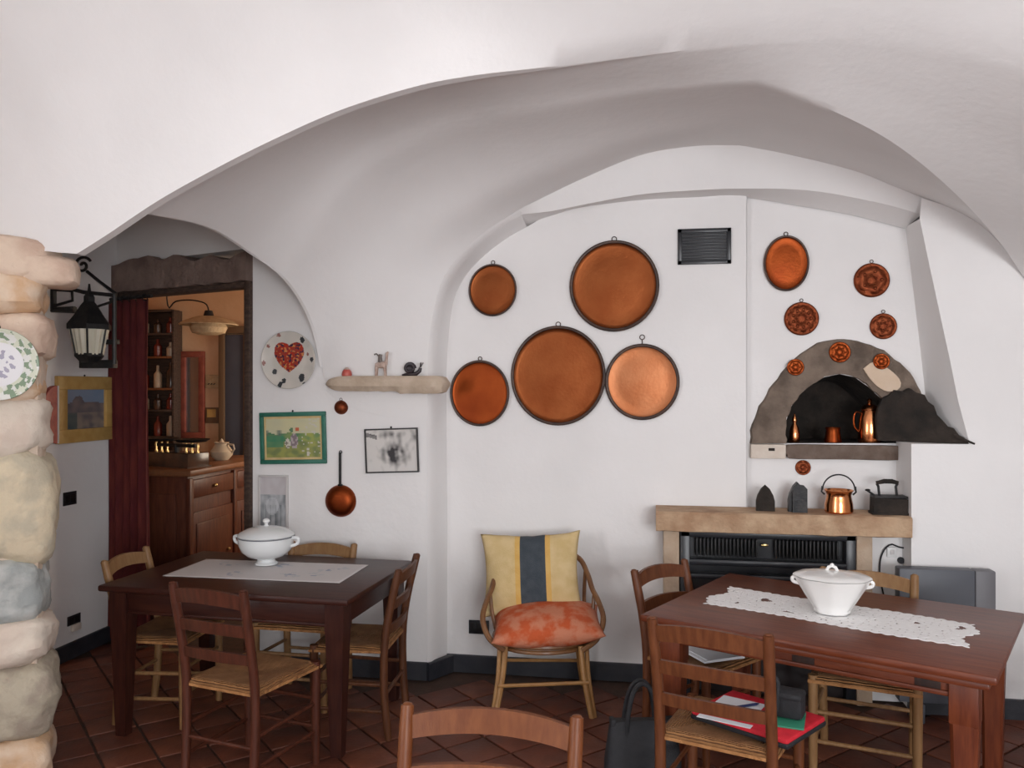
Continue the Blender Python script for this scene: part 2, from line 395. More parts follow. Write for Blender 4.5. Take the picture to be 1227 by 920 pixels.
bmesh.ops.dissolve_degenerate(bm, edges=bm.edges[:], dist=.0005)
bmesh.ops.recalc_face_normals(bm, faces=bm.faces[:])
gset = G1s[5:]
for f in bm.faces: f.smooth = True
for e in bm.edges:
    e.smooth = not (len(e.link_faces) == 2 and e.calc_face_angle(0) > math.radians(50))
    if e.smooth and all(any((v.co-g).length < .003 for g in gset) for v in e.verts): e.smooth = False
me = bpy.data.meshes.new('ceiling'); bm.to_mesh(me); bm.free(); me.materials.append(MAT['plaster'])
o = bpy.data.objects.new('ceiling', me); COL.objects.link(o); o['kind'] = 'structure'; o['label'] = 'smooth white plaster vaults meeting along a big arch'
# arch wall between vault and doorway lobby
cl = spline(cleft[4:], 30)
fas = [[p for p in cl], [V((p.x-.02, p.y, p.z)) for p in cl], [V((p.x-.04, p.y, 3.3)) for p in cl]]
struct('wall_lobby_arch', MB().grid(fas), 'plaster', angle=60)
struct('ceiling_lobby', MB().box((-2.95, 4.2, 3.10), (1.7, 2.3, .1)), 'plaster')
# --- walls
mb = MB().box((XL-.1, -2.2, 2.0), (.2, .4, 4.0)).box((XL-.1, 2.55, 2.0), (.2, 5.5, 4.0)).box((XL-.1, -1.1, .45), (.2, 1.82, .9)).box((XL-.1, -1.1, 3.3), (.2, 1.82, 1.4)); struct('wall_left', mb, 'plaster')
pc = atY(512, 470, YP).x; ic = atY(536, 470, YW).x          # pier corner and inner corner
m = MB().box(((-2.42+pc)/2, YP+.10, 1.5), (pc+2.42, .20, 3.0)); struct('wall_pier', m, 'plaster')
# reveal between pier and pan wall, running up into the arch
inner = [(535,505),(535,470),(536,425),(540,380),(547,350),(562,325),(584,303),(608,285),(631,272)]
Kl = spline(K0[:9], 24); Il = spline([atY(x, y, YW) for x, y in inner], 24)
Kl = [V((pc, YP-.004, 0)), V((pc, YP-.004, .9))]+Kl; Il = [V((ic, YW, 0)), V((ic, YW, .9))]+Il
rv = []
for a, b in zip(Kl, Il): rv.append([a, a.lerp(b, .12)+V((.012, -.004, -.004)), a.lerp(b, .5), b])
struct('wall_reveal', MB().grid(rv), 'plaster', label='splayed reveal of the arched wall recess', angle=60)
# lunette band and soffit strip
Su = [(622,257),(660,253),(700,245),(767,233),(832,228),(886,226),(968,228),(1049,242),(1104,257)]
Sl = [(631,272),(660,260),(696,249),(767,241),(832,238),(886,236),(960,247),(1022,258),(1085,274)]
YB = 4.83
Sus = spline([atY(x, y, YB) for x, y in Su], 60); Sls = spline([atY(x, y, YW+.03) for x, y in Sl], 60)
Kt = spline(K0[8:]+K0R[1:5], 60)
struct('wall_lunette', MB().grid([Kt, Sus]), 'plaster', label='shallow white lunette above the wall recess', angle=60)
struct('trim_2', MB().grid([Sus, Sls]), 'plaster', label='plaster soffit over the wall recess', angle=60)
xs = atY(895, 400, YW).x
top = [p for p in spline([atY(x, y, YW) for x, y in inner]+[atY(x, y-4, YW) for x, y in Sl[1:6]], 60) if p.x < xs]
poly = [(ic, 0)]+[(p.x, p.z) for p in top]+[(xs, top[-1].z), (xs, 0)]
m = MB(); n = len(poly); m.add([(x, YW, z) for x, z in poly]+[(x, YW+.06, z) for x, z in poly], [tuple(range(n)), tuple(range(2*n-1, n-1, -1))]+[(k, n+k, n+(k+1) % n, (k+1) % n) for k in range(n)])
struct('wall_back', m, 'plaster', angle=30)
# niche wall with the oven mouth cut out
OVi = [(941,531),(941,508),(946,490),(956,475),(970,462),(987,452),(1006,448),(1024,452),(1040,463),(1055,477),(1066,490),(1072,510),(1074,531)]
hole = [atY(x, y, YN) for x, y in OVi]
xn = 1.62
nt = [(xs, 0), (xn, 0), (xn, 2.55), (atY(1085, 268, YN).x, atY(1085, 268, YN).z)]+[(atY(x, y-3, YN).x, atY(x, y-3, YN).z) for x, y in ((1022,258),(960,247))]+[(xs, atY(886, 233, YN).z)]
struct('wall_niche', MB().sheet(nt, [[(p.x, p.z) for p in hole]], lambda a, b: (a, YN, b)), 'plaster', angle=0)
struct('wall_niche_step', MB().box((xs, (YW+YN)/2+.01, 1.45), (.004, YN-YW+.02, 2.9)), 'plaster')
# wall right of the fireplace: block with a slanting chimney flare and a ledge
xr = atY(1092, 600, YR).x
led = atY(1120, 532, YR).z
edge = [(1162,532),(1148,480),(1138,430),(1125,370),(1112,310),(1102,262)]
ed = [atY(x, y, YR) for x, y in edge]
topR = [(1104,240),(1136,250),(1175,271),(1205,301),(1227,333)]
poly = [(xr, 0), (xr, led)]+[(p.x, p.z) for p in ed]+[(atY(x, y-3, YR).x, atY(x, y-3, YR).z) for x, y in topR]+[(2.3, 1.85), (XR+.05, 1.3), (XR+.05, 0)]
struct('wall_right_front', MB().sheet(poly, (), lambda a, b: (a, YR, b)), 'plaster', angle=0)
bk = [(1112,532),(1109,480),(1104,430),(1097,370),(1090,310),(1085,272)]
bkp = [atY(x, y, YN) for x, y in bk]
e2 = spline(ed, 20); b2 = spline(bkp, 20)
struct('wall_flare', MB().grid([e2, [a.lerp(b, .5) for a, b in zip(e2, b2)], b2]), 'plaster', label='shaded slanting cheek of the chimney niche', angle=60)
struct('wall_niche_side', MB().grid([[V((xr, YR, 0)), V((xr, YN, 0))], [V((xr, YR, led)), V((xr, YN, led))]]), 'plaster')
struct('trim_3', MB().grid([[V((xr, YR, led)), V((xr, YN, led))], [V((ed[0].x, YR, led)), V((ed[0].x, YN, led))]]), 'plaster', label='white ledge beside the oven mouth')
struct('wall_right', MB().box((XR+.06, 3.97, 1.2), (.1, 1.54, 2.4)), 'plaster')
struct('wall_right_front_bay', MB().box((3.25, 2.65, 2.0), (.1, 1.2, 4.0)).box((3.25, -1.1, 2.0), (.1, 2.7, 4.0)).box((3.25, 1.0, .45), (.1, 2.1, .9)).box((3.25, 1.0, 3.3), (.1, 2.1, 1.4)), 'plaster')
struct('wall_right_stub', MB().box((2.88, YA+.15, .8), (.8, .3, 1.6)), 'plaster')
struct('wall_left_stub', MB().box((-3.38, YA+.22, 1.25), (.58, .40, 2.5)), 'plaster')
struct('wall_front', MB().box((-1.65, -2.45, 2), (4.2, .1, 4)).box((3.10, -2.45, 2), (.3, .1, 4)).box((1.75, -2.45, .40), (2.6, .1, .80)).box((1.75, -2.45, 3.25), (2.6, .1, 1.5)), 'plaster')
for n_, (c, hx, vert) in enumerate((((1.75, -2.45, 1.65), 1.20, 0), ((3.25, 1.0, 1.75), 1.05, 1), ((-1.8, 6.9, 1.7), .47, 1), ((XL-.1, -1.1, 1.75), .90, 1))):  # right-hand and inner-room windows are unseen and invented to let light in
    Mw = Matrix.Translation(c) @ Matrix.Rotation(PI/2*vert, 4, 'Z')
    f = MB()
    hz = (.85, .85, .60, .85)[n_]
    for x in (-hx+.03, 0, hx-.03): f.box((x, 0, 0), (.06, .07, 2*hz), .005, Mw)
    for z in (-hz+.025, 0, hz-.025): f.box((0, 0, z), (2*hx, .06, .05), .005, Mw)
    wf = struct('window_%d' % (n_+1), f, 'window_frame_wood', label='wooden casement window')
    for x in (-hx/2, hx/2):
        for z in (-hz/2, hz/2): obj('pane', MB().box((x, 0, z), (hx-.06, .006, hz-.05), 0, Mw), 'window_glass', wf)
struct('roof_slab', MB().box((-1, 3, 4.3), (10, 12, .1)), 'plaster')  # unseen slab added to stop sky light leaking over the vaults
struct('wall_outer', MB().box((3.45, 4.6, 2.1), (.1, 2.9, 4.4)).box((1.0, 6.05, 2.1), (4.9, .1, 4.4)), 'plaster')  # unseen walls added to keep sky light out around the vault shell
# baseboards
def board(name, a, b, h=.105, t=.018):
    a, b = V(a), V(b); d = (b-a); L = d.length; d.normalize(); nn = V((d.y, -d.x, 0))
    vs = []
    for q in (a, b):
        vs += [q, q+nn*t, q+nn*t+V((0, 0, h-.006)), q+nn*(t-.006)+V((0, 0, h)), q+V((0, 0, h))]
    m = MB().add(vs, [(0,1,6,5), (1,2,7,6), (2,3,8,7), (3,4,9,8), (4,0,5,9), (0,4,3,2,1), (5,6,7,8,9)])
    return struct(name, m, 'slate', angle=0)
board('baseboard_left', (XL, 3.7, 0), (XL, 5.25, 0))
board('baseboard_pier', (-2.42, YP, 0), (pc, YP, 0))
board('baseboard_reveal', (pc-.006, YP-.008, 0), (ic+.02, YW-.004, 0), t=.028)
board('baseboard_back', (ic, YW, 0), (.06, YW, 0))
board('baseboard_right', (xr, YR, 0), (XR, YR, 0))
# --- doorway wall: tympanum, rough stone lintel, dark timber frame
p0 = atD(137, 352); p1 = atD(304, 347)
ZL = p0.z; ZT = atD(210, 308).z
def dl(s, off=0): return DL.lerp(DR, s)+DN*(-off)
flip = -1 if DN.y > 0 else 1
Dv = (DR-DL).normalized(); Dn = V((Dv.y, -Dv.x, 0))            # Dn points to the room
LD = (DR-DL).length; angD = math.atan2(Dv.y, Dv.x)
MD = Matrix.Translation(DL) @ Matrix.Rotation(angD, 4, 'Z')     # local x along wall, -y to the room
m = MB().box((LD/2, .13, (ZT+3.1)/2), (LD+.06, .26, 3.1-ZT), 0, MD); struct('wall_door', m, 'plaster')
m = MB(); N = 26; up = []; lo = []
for k in range(N+1):
    x = LD*k/N
    up.append((x, ZT-.02+.035*noise.noise(V((k*.33, 1, 2)))+.03*math.sin(k*.22))); lo.append((x, ZL+.012*noise.noise(V((k*.5, 5, 2)))))
m.prism(lo+up[::-1], -.055, .22, MD); struct('trim_4', m, 'lintel_stone', label='rough grey-brown stone lintel over the curtained doorway')
m = MB().box((LD/2, .03, ZL-.018), (LD, .10, .036), .006, MD); fr = struct('door_1', m, 'dark_beam', label='dark timber frame of the curtained doorway')
obj('door_post', MB().box((LD-.025, .03, ZL/2+.12), (.045, .12, ZL+.25), .006, MD), 'dark_beam', fr)
obj('door_post', MB().box((.03, .03, ZL/2), (.06, .10, ZL), .006, MD), 'dark_beam', fr)
# --- room beyond the doorway
struct('wall_beyond_far', MB().box((-3.6, 7.75, 1.5), (5.2, .1, 3.1)), 'orange_plaster')
struct('wall_beyond_left', MB().box((-6.0, 6.6, 1.5), (.1, 2.6, 3.1)), 'orange_plaster')
struct('wall_beyond_right', MB().box((-1.8, 5.74, 1.5), (.1, 1.4, 3.1)).box((-1.8, 7.55, 1.5), (.1, .4, 3.1)).box((-1.8, 6.9, .55), (.1, .94, 1.1)).box((-1.8, 6.9, 2.7), (.1, .94, .8)), 'orange_plaster')
struct('wall_beyond_front', MB().box((-4.85, 5.42, 1.5), (2.3, .1, 3.1)), 'orange_plaster')
struct('wall_jamb', MB().box((-2.18, 5.02, 1.5), (.46, .40, 3.0)), 'plaster')
struct('ceiling_beyond', MB().box((-3.7, 6.4, 3.05), (5.0, 2.9, .1)), 'orange_plaster')
# --- stone pillar with its stones, turned a little towards the room
PA = math.radians(33); pco = atY(70, 600, YA)
rt = thing('stone_pillar', 'rough stone pillar of pale boulders carrying the big white arch', 'pillar', (pco.x, pco.y, 0), PA)
MP = (Matrix.Translation((pco.x, pco.y, 0)) @ Matrix.Rotation(PA, 4, 'Z')); MPi = MP.inverted(); nP = MP.to_3x3() @ V((0, 1, 0))
def lp(px, py): return MPi @ atP(px, py, pco, nP)                 # on the pillar's front face (local y = 0)
obj('mortar_core', MB().stone((-.38, .185, 1.15), (.62, .27, 2.30), 3, .02, 14), 'mortar', rt)
ST = [ (68, 884, 965, 'stone_orange'), (74, 792, 886, 'stone_grey'), (67, 742, 797, 'stone_white'), (61, 668, 748, 'stone_blue'),
 (72, 542, 672, 'stone_cream'), (64, 476, 546, 'stone_white'), (56, 425, 482, 'stone_orange'), (68, 376, 430, 'stone_pink'), (60, 326, 380, 'stone_orange')]
for k, (px, t, b, mt) in enumerate(ST):
    a = lp(px, t); c = lp(px, b); xr_ = (a.x+c.x)/2; ww = .34+.07*((k*7) % 3)
    obj('stone', MB().stone((xr_-ww/2-.035, .165, (a.z+c.z)/2), (ww*1.06, .34+.02*(k % 3), (a.z-c.z)*1.08), k+1, .09, 4, 8), mt, rt)
    w2 = .66-ww
    obj('stone', MB().stone((xr_-ww-w2/2-.035, .165, (a.z+c.z)/2+.01), (w2*1.10, .35, (a.z-c.z)*1.06), k+21, .09, 4, 6), random.Random(k).choice(['stone_pink', 'stone_cream', 'stone_orange', 'stone_grey']), rt)
a = lp(100, 307); c = lp(60, 341)
obj('stone', MB().stone(((a.x+c.x)/2-.09, .12, (a.z+c.z)/2), (a.x-c.x+.13, .24, a.z-c.z), 40, .05, 5, 7), 'stone_pink', rt)
a = lp(72, 283); c = lp(60, 336)
obj('stone', MB().stone((c.x-.33, .165, (a.z+c.z)/2-.005), (.70, .36, a.z-c.z+.02), 41, .05, 4, 7), 'stone_pink', rt)
# ================================================================== FIREPLACE, OVEN
mz0, mz1 = .937, 1.045
xm0, xm1 = atY(786, 620, YR-.02).x, xr-.002
rt = thing('fireplace_mantel', 'pale stone mantel beam on two stone jambs around the black grate', 'mantel', ((xm0+xm1)/2, YW-.12, 0))
L = xm1-xm0
bm = bmesh.new(); bmesh.ops.create_cube(bm, size=1); bmesh.ops.subdivide_edges(bm, edges=bm.edges[:], cuts=1)
mb = MB(); rows = []
for k in range(25):
    x = -L/2+L*k/24; j = lambda a: .006*noise.noise(V((k*.45, a, 3)))
    rows.append([(x, -.145+j(1), mz0+j(2)), (x, -.15+j(3), mz1-.012+j(4)), (x, -.138+j(5), mz1-.001), (x, .116, mz1-.001), (x, .116, mz0), (x, -.135+j(6), mz0-.004+j(7))])
obj('mantel_beam', mb.rings(rows, True), 'mantel_stone', rt)
for pxa, pxb in ((795, 814), (1027, 1046)):
    xa, xb = atY(pxa, 660, YR+.04).x, atY(pxb, 660, YR+.04).x
    obj('jamb', MB().box(((xa+xb)/2-(xm0+xm1)/2, .02, mz0/2), (xb-xa, .19, mz0-.003), .006), 'jamb_stone', rt)
xa, xb = atY(814.5, 660, YR+.07).x, atY(1026.5, 660, YR+.07).x
W = xb-xa
rt = thing('fireplace_insert', 'black cast-iron fireplace insert with vertical grille bars and brass badge', 'fireplace', ((xa+xb)/2, 4.86, 0))
zt = mz0-.006
def zz(py): return atY(920, py, 4.80).z
obj('housing', MB().box((0, .05, (zt+.04)/2), (W-.004, .06, zt-.04)).box((0, -.02, zt-.02), (W-.004, .08, .04), .006).box((-W/2+.03, -.02, zt/2), (.055, .08, zt-.01), .006).box((W/2-.03, -.02, zt/2), (.055, .08, zt-.01), .006), 'black_plastic', rt)
obj('cross_bar', MB().box((0, -.03, zz(676)), (W-.10, .07, .035), .01), 'black_plastic', rt)
obj('cross_bar', MB().box((0, -.03, zz(693)), (W-.10, .07, .03), .01), 'black_plastic', rt)
obj('glass_door', MB().box((0, 0, zz(693)/2), (W-.11, .02, zz(693)-.04)), 'glass_fire', rt)
gz0, gz1 = zz(670), zz(648)
for k in range(38):
    x = -W*.40+W*.80*k/37
    if abs(x) < .035: continue
    obj('grille_bar', MB().box((x, -.018, (gz0+gz1)/2), (.010, .03, gz1-gz0), .003), 'iron', rt)
q = atY(917, 654, 4.80)
obj('badge', MB().lathe([(.0005, .006), (.012, .005), (.02, .0), (.02, -.004)], 20, (0, 0, 0), 1, .45, Matrix.Translation((q.x-(xa+xb)/2, -.04, q.z)) @ Matrix.Rotation(PI/2, 4, 'X')), 'brass', rt)
# service recess right of the jamb
xj = atY(1046.5, 660, YR+.04).x
struct('wall_service', MB().box(((xj+xr)/2, YW-.08, mz0/2-.003), (xr-xj-.004, .02, mz0-.008)), 'plaster')
YS = YW-.091
q = atY(1068, 661, YS)
rt = thing('control_box', 'small white switch plate with black dial beside fireplace jamb', 'switch', (q.x, YS, q.z))
obj('plate', MB().box((0, -.008, 0), (.05, .016, .055), .004), 'white_plastic', rt)
obj('button', MB().box((.0, -.019, .002), (.02, .008, .024), .002), 'frame_white', rt)
q2 = atY(1079, 671, YS)
obj('dial', MB().lathe([(.018, 0), (.018, .016), (.014, .022), (.001, .022)], 20, M=Matrix.Translation(q2-V((q.x, YS, q.z))) @ Matrix.Rotation(PI/2, 4, 'X')), 'black_plastic', rt)
pts = [atY(x, y, YS-.012) for x, y in ((1086,657),(1076,655),(1068,652),(1060,658),(1055,670),(1054,686),(1056,700),(1060,720),(1063,750),(1060,790))]
tag(obj('cable', MB().tube([tuple(p) for p in spline(pts, 40)], .0045, 8), 'black_plastic'), 'black cable looping over the white plate beside the fireplace', 'cable')
# oven mouth
OVo = [(898,531),(899,515),(906,495),(919,470),(936,447),(957,425),(980,411),(1004,406),(1030,409),(1058,420),(1082,438),(1098,458),(1107,482),(1109,500),(1112,531)]
ou = spline([atY(x, y, YN) for x, y in OVo], 46); inn = spline([atY(x, y, YN) for x, y in OVi], 46)
oc = V(((inn[0].x+inn[-1].x)/2, YN, inn[0].z))
rt = thing('oven_mouth', 'arched brown plaster mouth of the old bread oven with sooty inside', 'oven', oc)
ring = []
for k, (a, b) in enumerate(zip(ou, inn)):
    jt = .010*noise.noise(V((k*.6, 1, 9))); d = (a-b).normalized()*jt
    ring.append([a+d-oc, a+d+V((0, -.03, 0))-(a-b).normalized()*.008-oc, a.lerp(b, .5)+V((0, -.038+jt*.5, 0))-oc, b+d+V((0, -.032, 0))-oc, b+V((0, .02, 0))-oc])
rr = MB().grid(ring); rr.f += []
obj('arch_ring', rr, 'oven_plaster', rt)
pp = spline([atY(x, y, YN)-oc for x, y in ((1032,442),(1043,434),(1055,438),(1068,447),(1076,457),(1074,466),(1062,469),(1050,464),(1040,454),(1032,442))], 24)
obj('plaster_patch', MB().prism([(p.x, p.z) for p in pp[:-1]], -.052, -.02), 'oven_patch', rt)
cav = [[p-oc+V((0, t*.45, 0)) if t < 1 else (p-oc)*.9+V((0, .45, 0)) for p in inn] for t in (0, .5, 1)]
mcav = MB().grid(cav); n0 = len(mcav.v); mcav.add([p for p in cav[2]], [tuple(range(len(inn)))]); mcav.add([cav[0][0], cav[0][-1], cav[2][-1], cav[2][0]], [(0,1,2,3)])
obj('oven_chamber', mcav, 'soot', rt)
q = [atY(x, 531, YN).x-oc.x for x in (941, 1078)]; zs = atY(1000, 550, YN).z-oc.z
obj('sill_stone', MB().stone(((q[0]+q[1])/2, -.005, zs/2-.002), (q[1]-q[0]+.01, .08, -zs-.004), 5, .04, 10, 7), 'sill_stone', rt)
q0 = atY(898, 531, YN).x-oc.x
obj('sill_block', MB().box(((q0+q[0])/2, -.01, zs/2-.002), (q[0]-q0-.006, .07, -zs-.006), .005), 'pale_block', rt)
obj('block_slot', MB().box(((q0+q[0])/2+.018, -.047, zs*.38), (.035, .006, .016), .002), 'soot', rt)
# blackened corner stone lying on the ledge
ol = [(1052,533),(1051,515),(1050,500),(1053,488),(1058,477),(1066,474),(1072,468),(1084,470),(1092,466),(1099,471),(1108,473),(1112,481),(1119,486),(1123,497),(1129,503),(1136,511),(1143,513),(1149,521),(1155,524),(1164,532)]
fr_, bk_ = [], []
cc = atY(1100, 532, 4.9); cc.z = led+.001
for k, (x, y) in enumerate(ol):
    t = min(1, max(0, (x-1060)/100)); Yf = 4.975-.235*t
    p = atY(x, y, Yf); p.z = max(p.z, led+.002)
    fr_.append(p-cc+V((0, .006*noise.noise(V((k, 2, 2))), 0))); bk_.append(V((p.x-cc.x, YN-cc.y-.004, p.z-cc.z)))
top = [a.lerp(b, .4)+V((0, 0, .006)) for a, b in zip(fr_, bk_)]
m = MB().grid([fr_, top, bk_]); m.add([p for p in fr_], [tuple(range(len(fr_)))]); m.add([fr_[0], fr_[-1], bk_[-1], bk_[0]], [(0,1,2,3)])
o = tag(obj('charred_stone', m, 'soot', loc=cc, angle=18), 'soot-blackened stone on the white ledge beside the oven mouth', 'stone')
p = atY(1150, 524, 4.735)-cc; p2 = atY(1164, 533, 4.73)-cc
obj('stick_end', MB().bar(tuple(p+V((-.03, .0, .012))), tuple(p2+V((0.012, -.012, .006))), .008, .005), 'soot', o)
# ================================================================== COPPER ON THE WALLS
RX = Matrix.Rotation(PI/2, 4, 'X')                # lathe axis z -> towards -y (room)
def loop_ring(zr, r=.017, w=.0028): return MB().tube([(r*math.cos(a), -.006, zr+r*math.sin(a)) for a in [2*PI*k/18 for k in range(18)]], w, 6, True)
def tray(cx, cy, wpx, hpx, Y, name, label, mt, group, rim=.011, deep=.022, ringz=0):
    c = atY(cx, cy, Y); hw = (atY(cx+wpx, cy, Y).x-atY(cx-wpx, cy, Y).x)/2; hh = atY(cx, cy-hpx, Y).z-c.z
    rt = thing(name, label, 'copper pan', (c.x, Y, c.z), 0, group)
    R = 1.0
    prof = [(.001, deep*.55), (.30*R, deep*.5), (.62, deep*.42), (.86, deep*.30), (.93, deep*.5), (.965, deep*1.0), (.985, deep*1.0), (.99, 0)]
    obj('dish', MB().lathe(prof, 64, (0, 0, .001), hw, hh, RX), mt, rt)
    ang = [2*PI*k/56 for k in range(56)]
    obj('rim', MB().tube([((hw-rim*.5)*math.cos(a), -deep, (hh-rim*.5)*math.sin(a)) for a in ang], rim*.78, 8, True), 'tin_rim', rt)
    obj('hanging_ring', loop_ring(hh+.012+ringz, .014 if hw > .2 else .011), 'tin_rim', rt)
    if ringz: obj('hanging_wire', MB().bar((0, -.006, hh-.004), (0, -.006, hh+ringz), .003), 'tin_rim', rt)
    return rt
tray(591, 348, 28.5, 31, YW, 'copper_tray', 'small round copper tray highest beside the curved recess edge', 'copper', 'round copper trays on the wall', .007)
tray(736, 343, 53, 54, YW, 'copper_tray', 'big round copper tray with dark rim next to the black vent grille', 'copper', 'round copper trays on the wall', .013)
tray(669, 450, 56, 59, YW, 'copper_tray', 'largest dark copper tray hanging between two smaller low trays', 'copper', 'round copper trays on the wall', .012)
tray(769.5, 457.5, 44, 45, YW, 'copper_tray', 'paler copper tray with wide dark rim on a long hanging wire', 'copper_light', 'round copper trays on the wall', .013, ringz=.03)
tray(575.5, 471, 35, 39, YW, 'copper_tray', 'reddish copper tray hanging at the end of the stone shelf', 'copper_deep', 'round copper trays on the wall', .010)
tray(941.5, 316, 27, 33, YN, 'copper_tray', 'oval bright copper tray on the niche wall above the oven', 'copper_deep', 'copper on the niche wall', .008)
def mould(cx, cy, rp, Y, label, mt, petals=8, group='copper on the niche wall', loop=True, sq=1.0):
    c = atY(cx, cy, Y); r = atY(cx, cy-rp, Y).z-c.z
    rt = thing('copper_mould', label, 'copper mould', (c.x, Y, c.z), 0, group)
    prof = [(.001, .20), (.14, .22), (.26, .17), (.40, .23), (.56, .27), (.70, .23), (.82, .15), (.93, .17), (1.0, .12), (.99, 0)]
    def md(a, j, r_): return 1+(.07*math.cos(petals*a) if j in (3, 4, 5) else (.03*math.cos(petals*2*a) if j in (2, 6) else 0))
    prof2 = [(q*r, z*r) for q, z in prof]
    obj('dish', MB().lathe(prof2, 48, (0, 0, .001), 1, sq, RX, mod=md), mt, rt)
    bl = MB()
    for k in range(petals):
        a = 2*PI*k/petals
        bl.ball((.52*r*math.cos(a), -.26*r, .52*r*sq*math.sin(a)), (.22*r, .14*r, .22*r), 5)
        bl.ball((.26*r*math.cos(a+.4), -.18*r, .26*r*sq*math.sin(a+.4)), (.13*r, .12*r, .13*r), 5)
        bl.ball((.84*r*math.cos(a+.4), -.15*r, .84*r*sq*math.sin(a+.4)), (.13*r, .08*r, .13*r), 5)
    obj('relief', bl, mt, rt)
    if loop: obj('hanging_ring', loop_ring(r*sq+.010, .009, .002), 'tin_rim', rt)
    return rt
mould(1044, 336, 20.5, YN, 'larger round copper mould with star relief high by the niche cheek', 'copper_dull', 5)
mould(960, 382, 20, YN, 'round copper mould with flower relief below the oval tray', 'copper_dull', 9)
mould(1058, 391, 15.5, YN, 'small copper mould between oven arch and slanting niche cheek', 'copper_dull', 7)
mould(953, 440, 10, YN-.034, 'plain little copper mould on the oven arch far from the pale patch', 'copper_deep', 6, 'moulds on the oven arch', False)
mould(1006, 422, 12.5, YN-.034, 'copper mould at the crown of the oven arch', 'copper_deep', 7, 'moulds on the oven arch', False)
mould(1056, 433, 9.5, YN-.05, 'little copper mould above the pale patch on the oven arch', 'copper_deep', 6, 'moulds on the oven arch', False)
mould(962, 560, 9, YN, 'tiny dark copper mould under the oven sill', 'copper_dull', 6, 'copper on the niche wall', False)
# tiny pot and skillet on the pier wall
c = atY(409, 488, YP)
rt = thing('copper_ladle_bowl', 'tiny round copper bowl hanging under the stone shelf', 'copper pan', c)
obj('bowl', MB().lathe([(.001, .035), (.02, .033), (.034, .024), (.042, .008), (.043, 0)], 28, M=RX), 'copper_dull', rt)
obj('hanging_ring', loop_ring(.048, .008, .002), 'tin_rim', rt)
c = atY(408.5, 600, YP); r = .097
rt = thing('copper_skillet', 'copper skillet hanging by its long dark iron handle', 'copper pan', c)
obj('bowl', MB().lathe([(.001, .05), (.03, .05), (.06, .045), (.085, .03), (.095, .012), (r, .004), (r, 0)], 44, M=RX), 'copper_deep', rt)
obj('handle', MB().box((0, -.014, .185), (.017, .008, .22), .003).box((0, -.012, .088), (.03, .012, .03), .004), 'iron', rt)
obj('hanging_ring', loop_ring(.295, .008, .003), 'iron', rt)
# vent
a = atY(812, 275, YW); b = atY(876, 316, YW); w_, h_ = b.x-a.x, a.z-b.z
rt = thing('wall_vent', 'black rectangular vent grille on the wall above the trays', 'vent', ((a.x+b.x)/2, YW, (a.z+b.z)/2))
obj('frame', MB().box((0, -.008, h_/2-.012), (w_, .016, .024), .003).box((0, -.008, -h_/2+.012), (w_, .016, .024), .003).box((-w_/2+.012, -.008, 0), (.024, .016, h_), .003).box((w_/2-.012, -.008, 0), (.024, .016, h_), .003), 'black_plastic', rt)
obj('backing', MB().box((0, -.002, 0), (w_-.02, .004, h_-.02)), 'black_plastic', rt)
for k in range(9): obj('louvre', MB().box((0, -.008, -h_/2+.034+k*(h_-.068)/8), (w_-.05, .008, .009), .002), 'black_plastic', rt)
# sockets and switches
def plate(name, label, loc, w, h, rz, mt='black_plastic', n=2):
    rt = thing(name, label, 'socket', loc, rz)
    obj('cover', MB().box((0, -.004, 0), (w, .008, h), .002), mt, rt)
    for k in range(n): obj('insert', MB().box(((k-(n-1)/2)*w*.8/n, -.0085, 0), (w*.7/n, .003, h*.6), .001), 'iron', rt)
c = atY(574, 751, YW); plate('wall_socket', 'black socket plate low behind the rattan armchair', c, .125, .083, 0, n=3)
c = atX(83, 597, XL); plate('light_switch', 'black switch plate on the wall below the mountain painting', c, .12, .085, PI/2)
c = atX(88, 742, XL); rt_ = plate('wall_socket', 'black socket plate near the floor beside the stone pillar', c, .12, .06, PI/2)
c = atX(89, 751, XL); tag(obj('socket_cover', MB().box((0, -.012, 0), (.08, .024, .045), .006), 'pale_block', loc=c, rz=PI/2), 'pale plug under the black socket plate beside the pillar', 'plug')
# heater
xa, xb = atY(1078, 700, 4.6).x, atY(1195, 700, 4.6).x; zt = atY(1130, 683, 4.60).z
rt = thing('panel_heater', 'flat dark grey panel heater on feet in front of the white wall', 'heater', ((xa+xb)/2, 4.65, 0))
W = xb-xa
obj('panel', MB().box((-.05, 0, .10+(zt-.10)/2), (W-.10, .085, zt-.10), .008), 'grey_panel', rt)
obj('end_cap', MB().box((W/2-.05, 0, .10+(zt-.10)/2), (.098, .08, zt-.10), .008), 'grey_panel_end', rt)
for x in (-W*.3, W*.3): obj('foot', MB().box((x, 0, .052), (.05, .14, .10), .006), 'grey_panel', rt)
# ================================================================== ON THE MANTEL AND IN THE OVEN
def on_mantel(px, Y=4.84): p = atY(px, 600, Y); return V((p.x, Y, mz1-.001))
def iron_shape(w, h, d, seed):
    pr = [(-w/2, 0), (w/2, 0), (w/2, h*.38), (w*.42, h*.6), (w*.22, h*.86), (.0, h), (-w*.22, h*.86), (-w*.42, h*.6), (-w/2, h*.38)]
    return MB().prism(pr, -d/2, d/2)
o = thing('flat_iron', 'dark pointed flat iron standing on its heel at the niche edge', 'iron', on_mantel(917), 0, 'old irons on the mantel')
obj('sole', iron_shape(.10, .145, .03, 1), 'soot', o); obj('handle', MB().tube([(0, .01, .03), (0, .06, .035), (0, .06, .10), (0, .01, .105)], .009, 8), 'iron', o)
o = thing('flat_iron', 'taller stepped flat iron standing between pointed iron and copper bucket', 'iron', on_mantel(955), 0, 'old irons on the mantel')
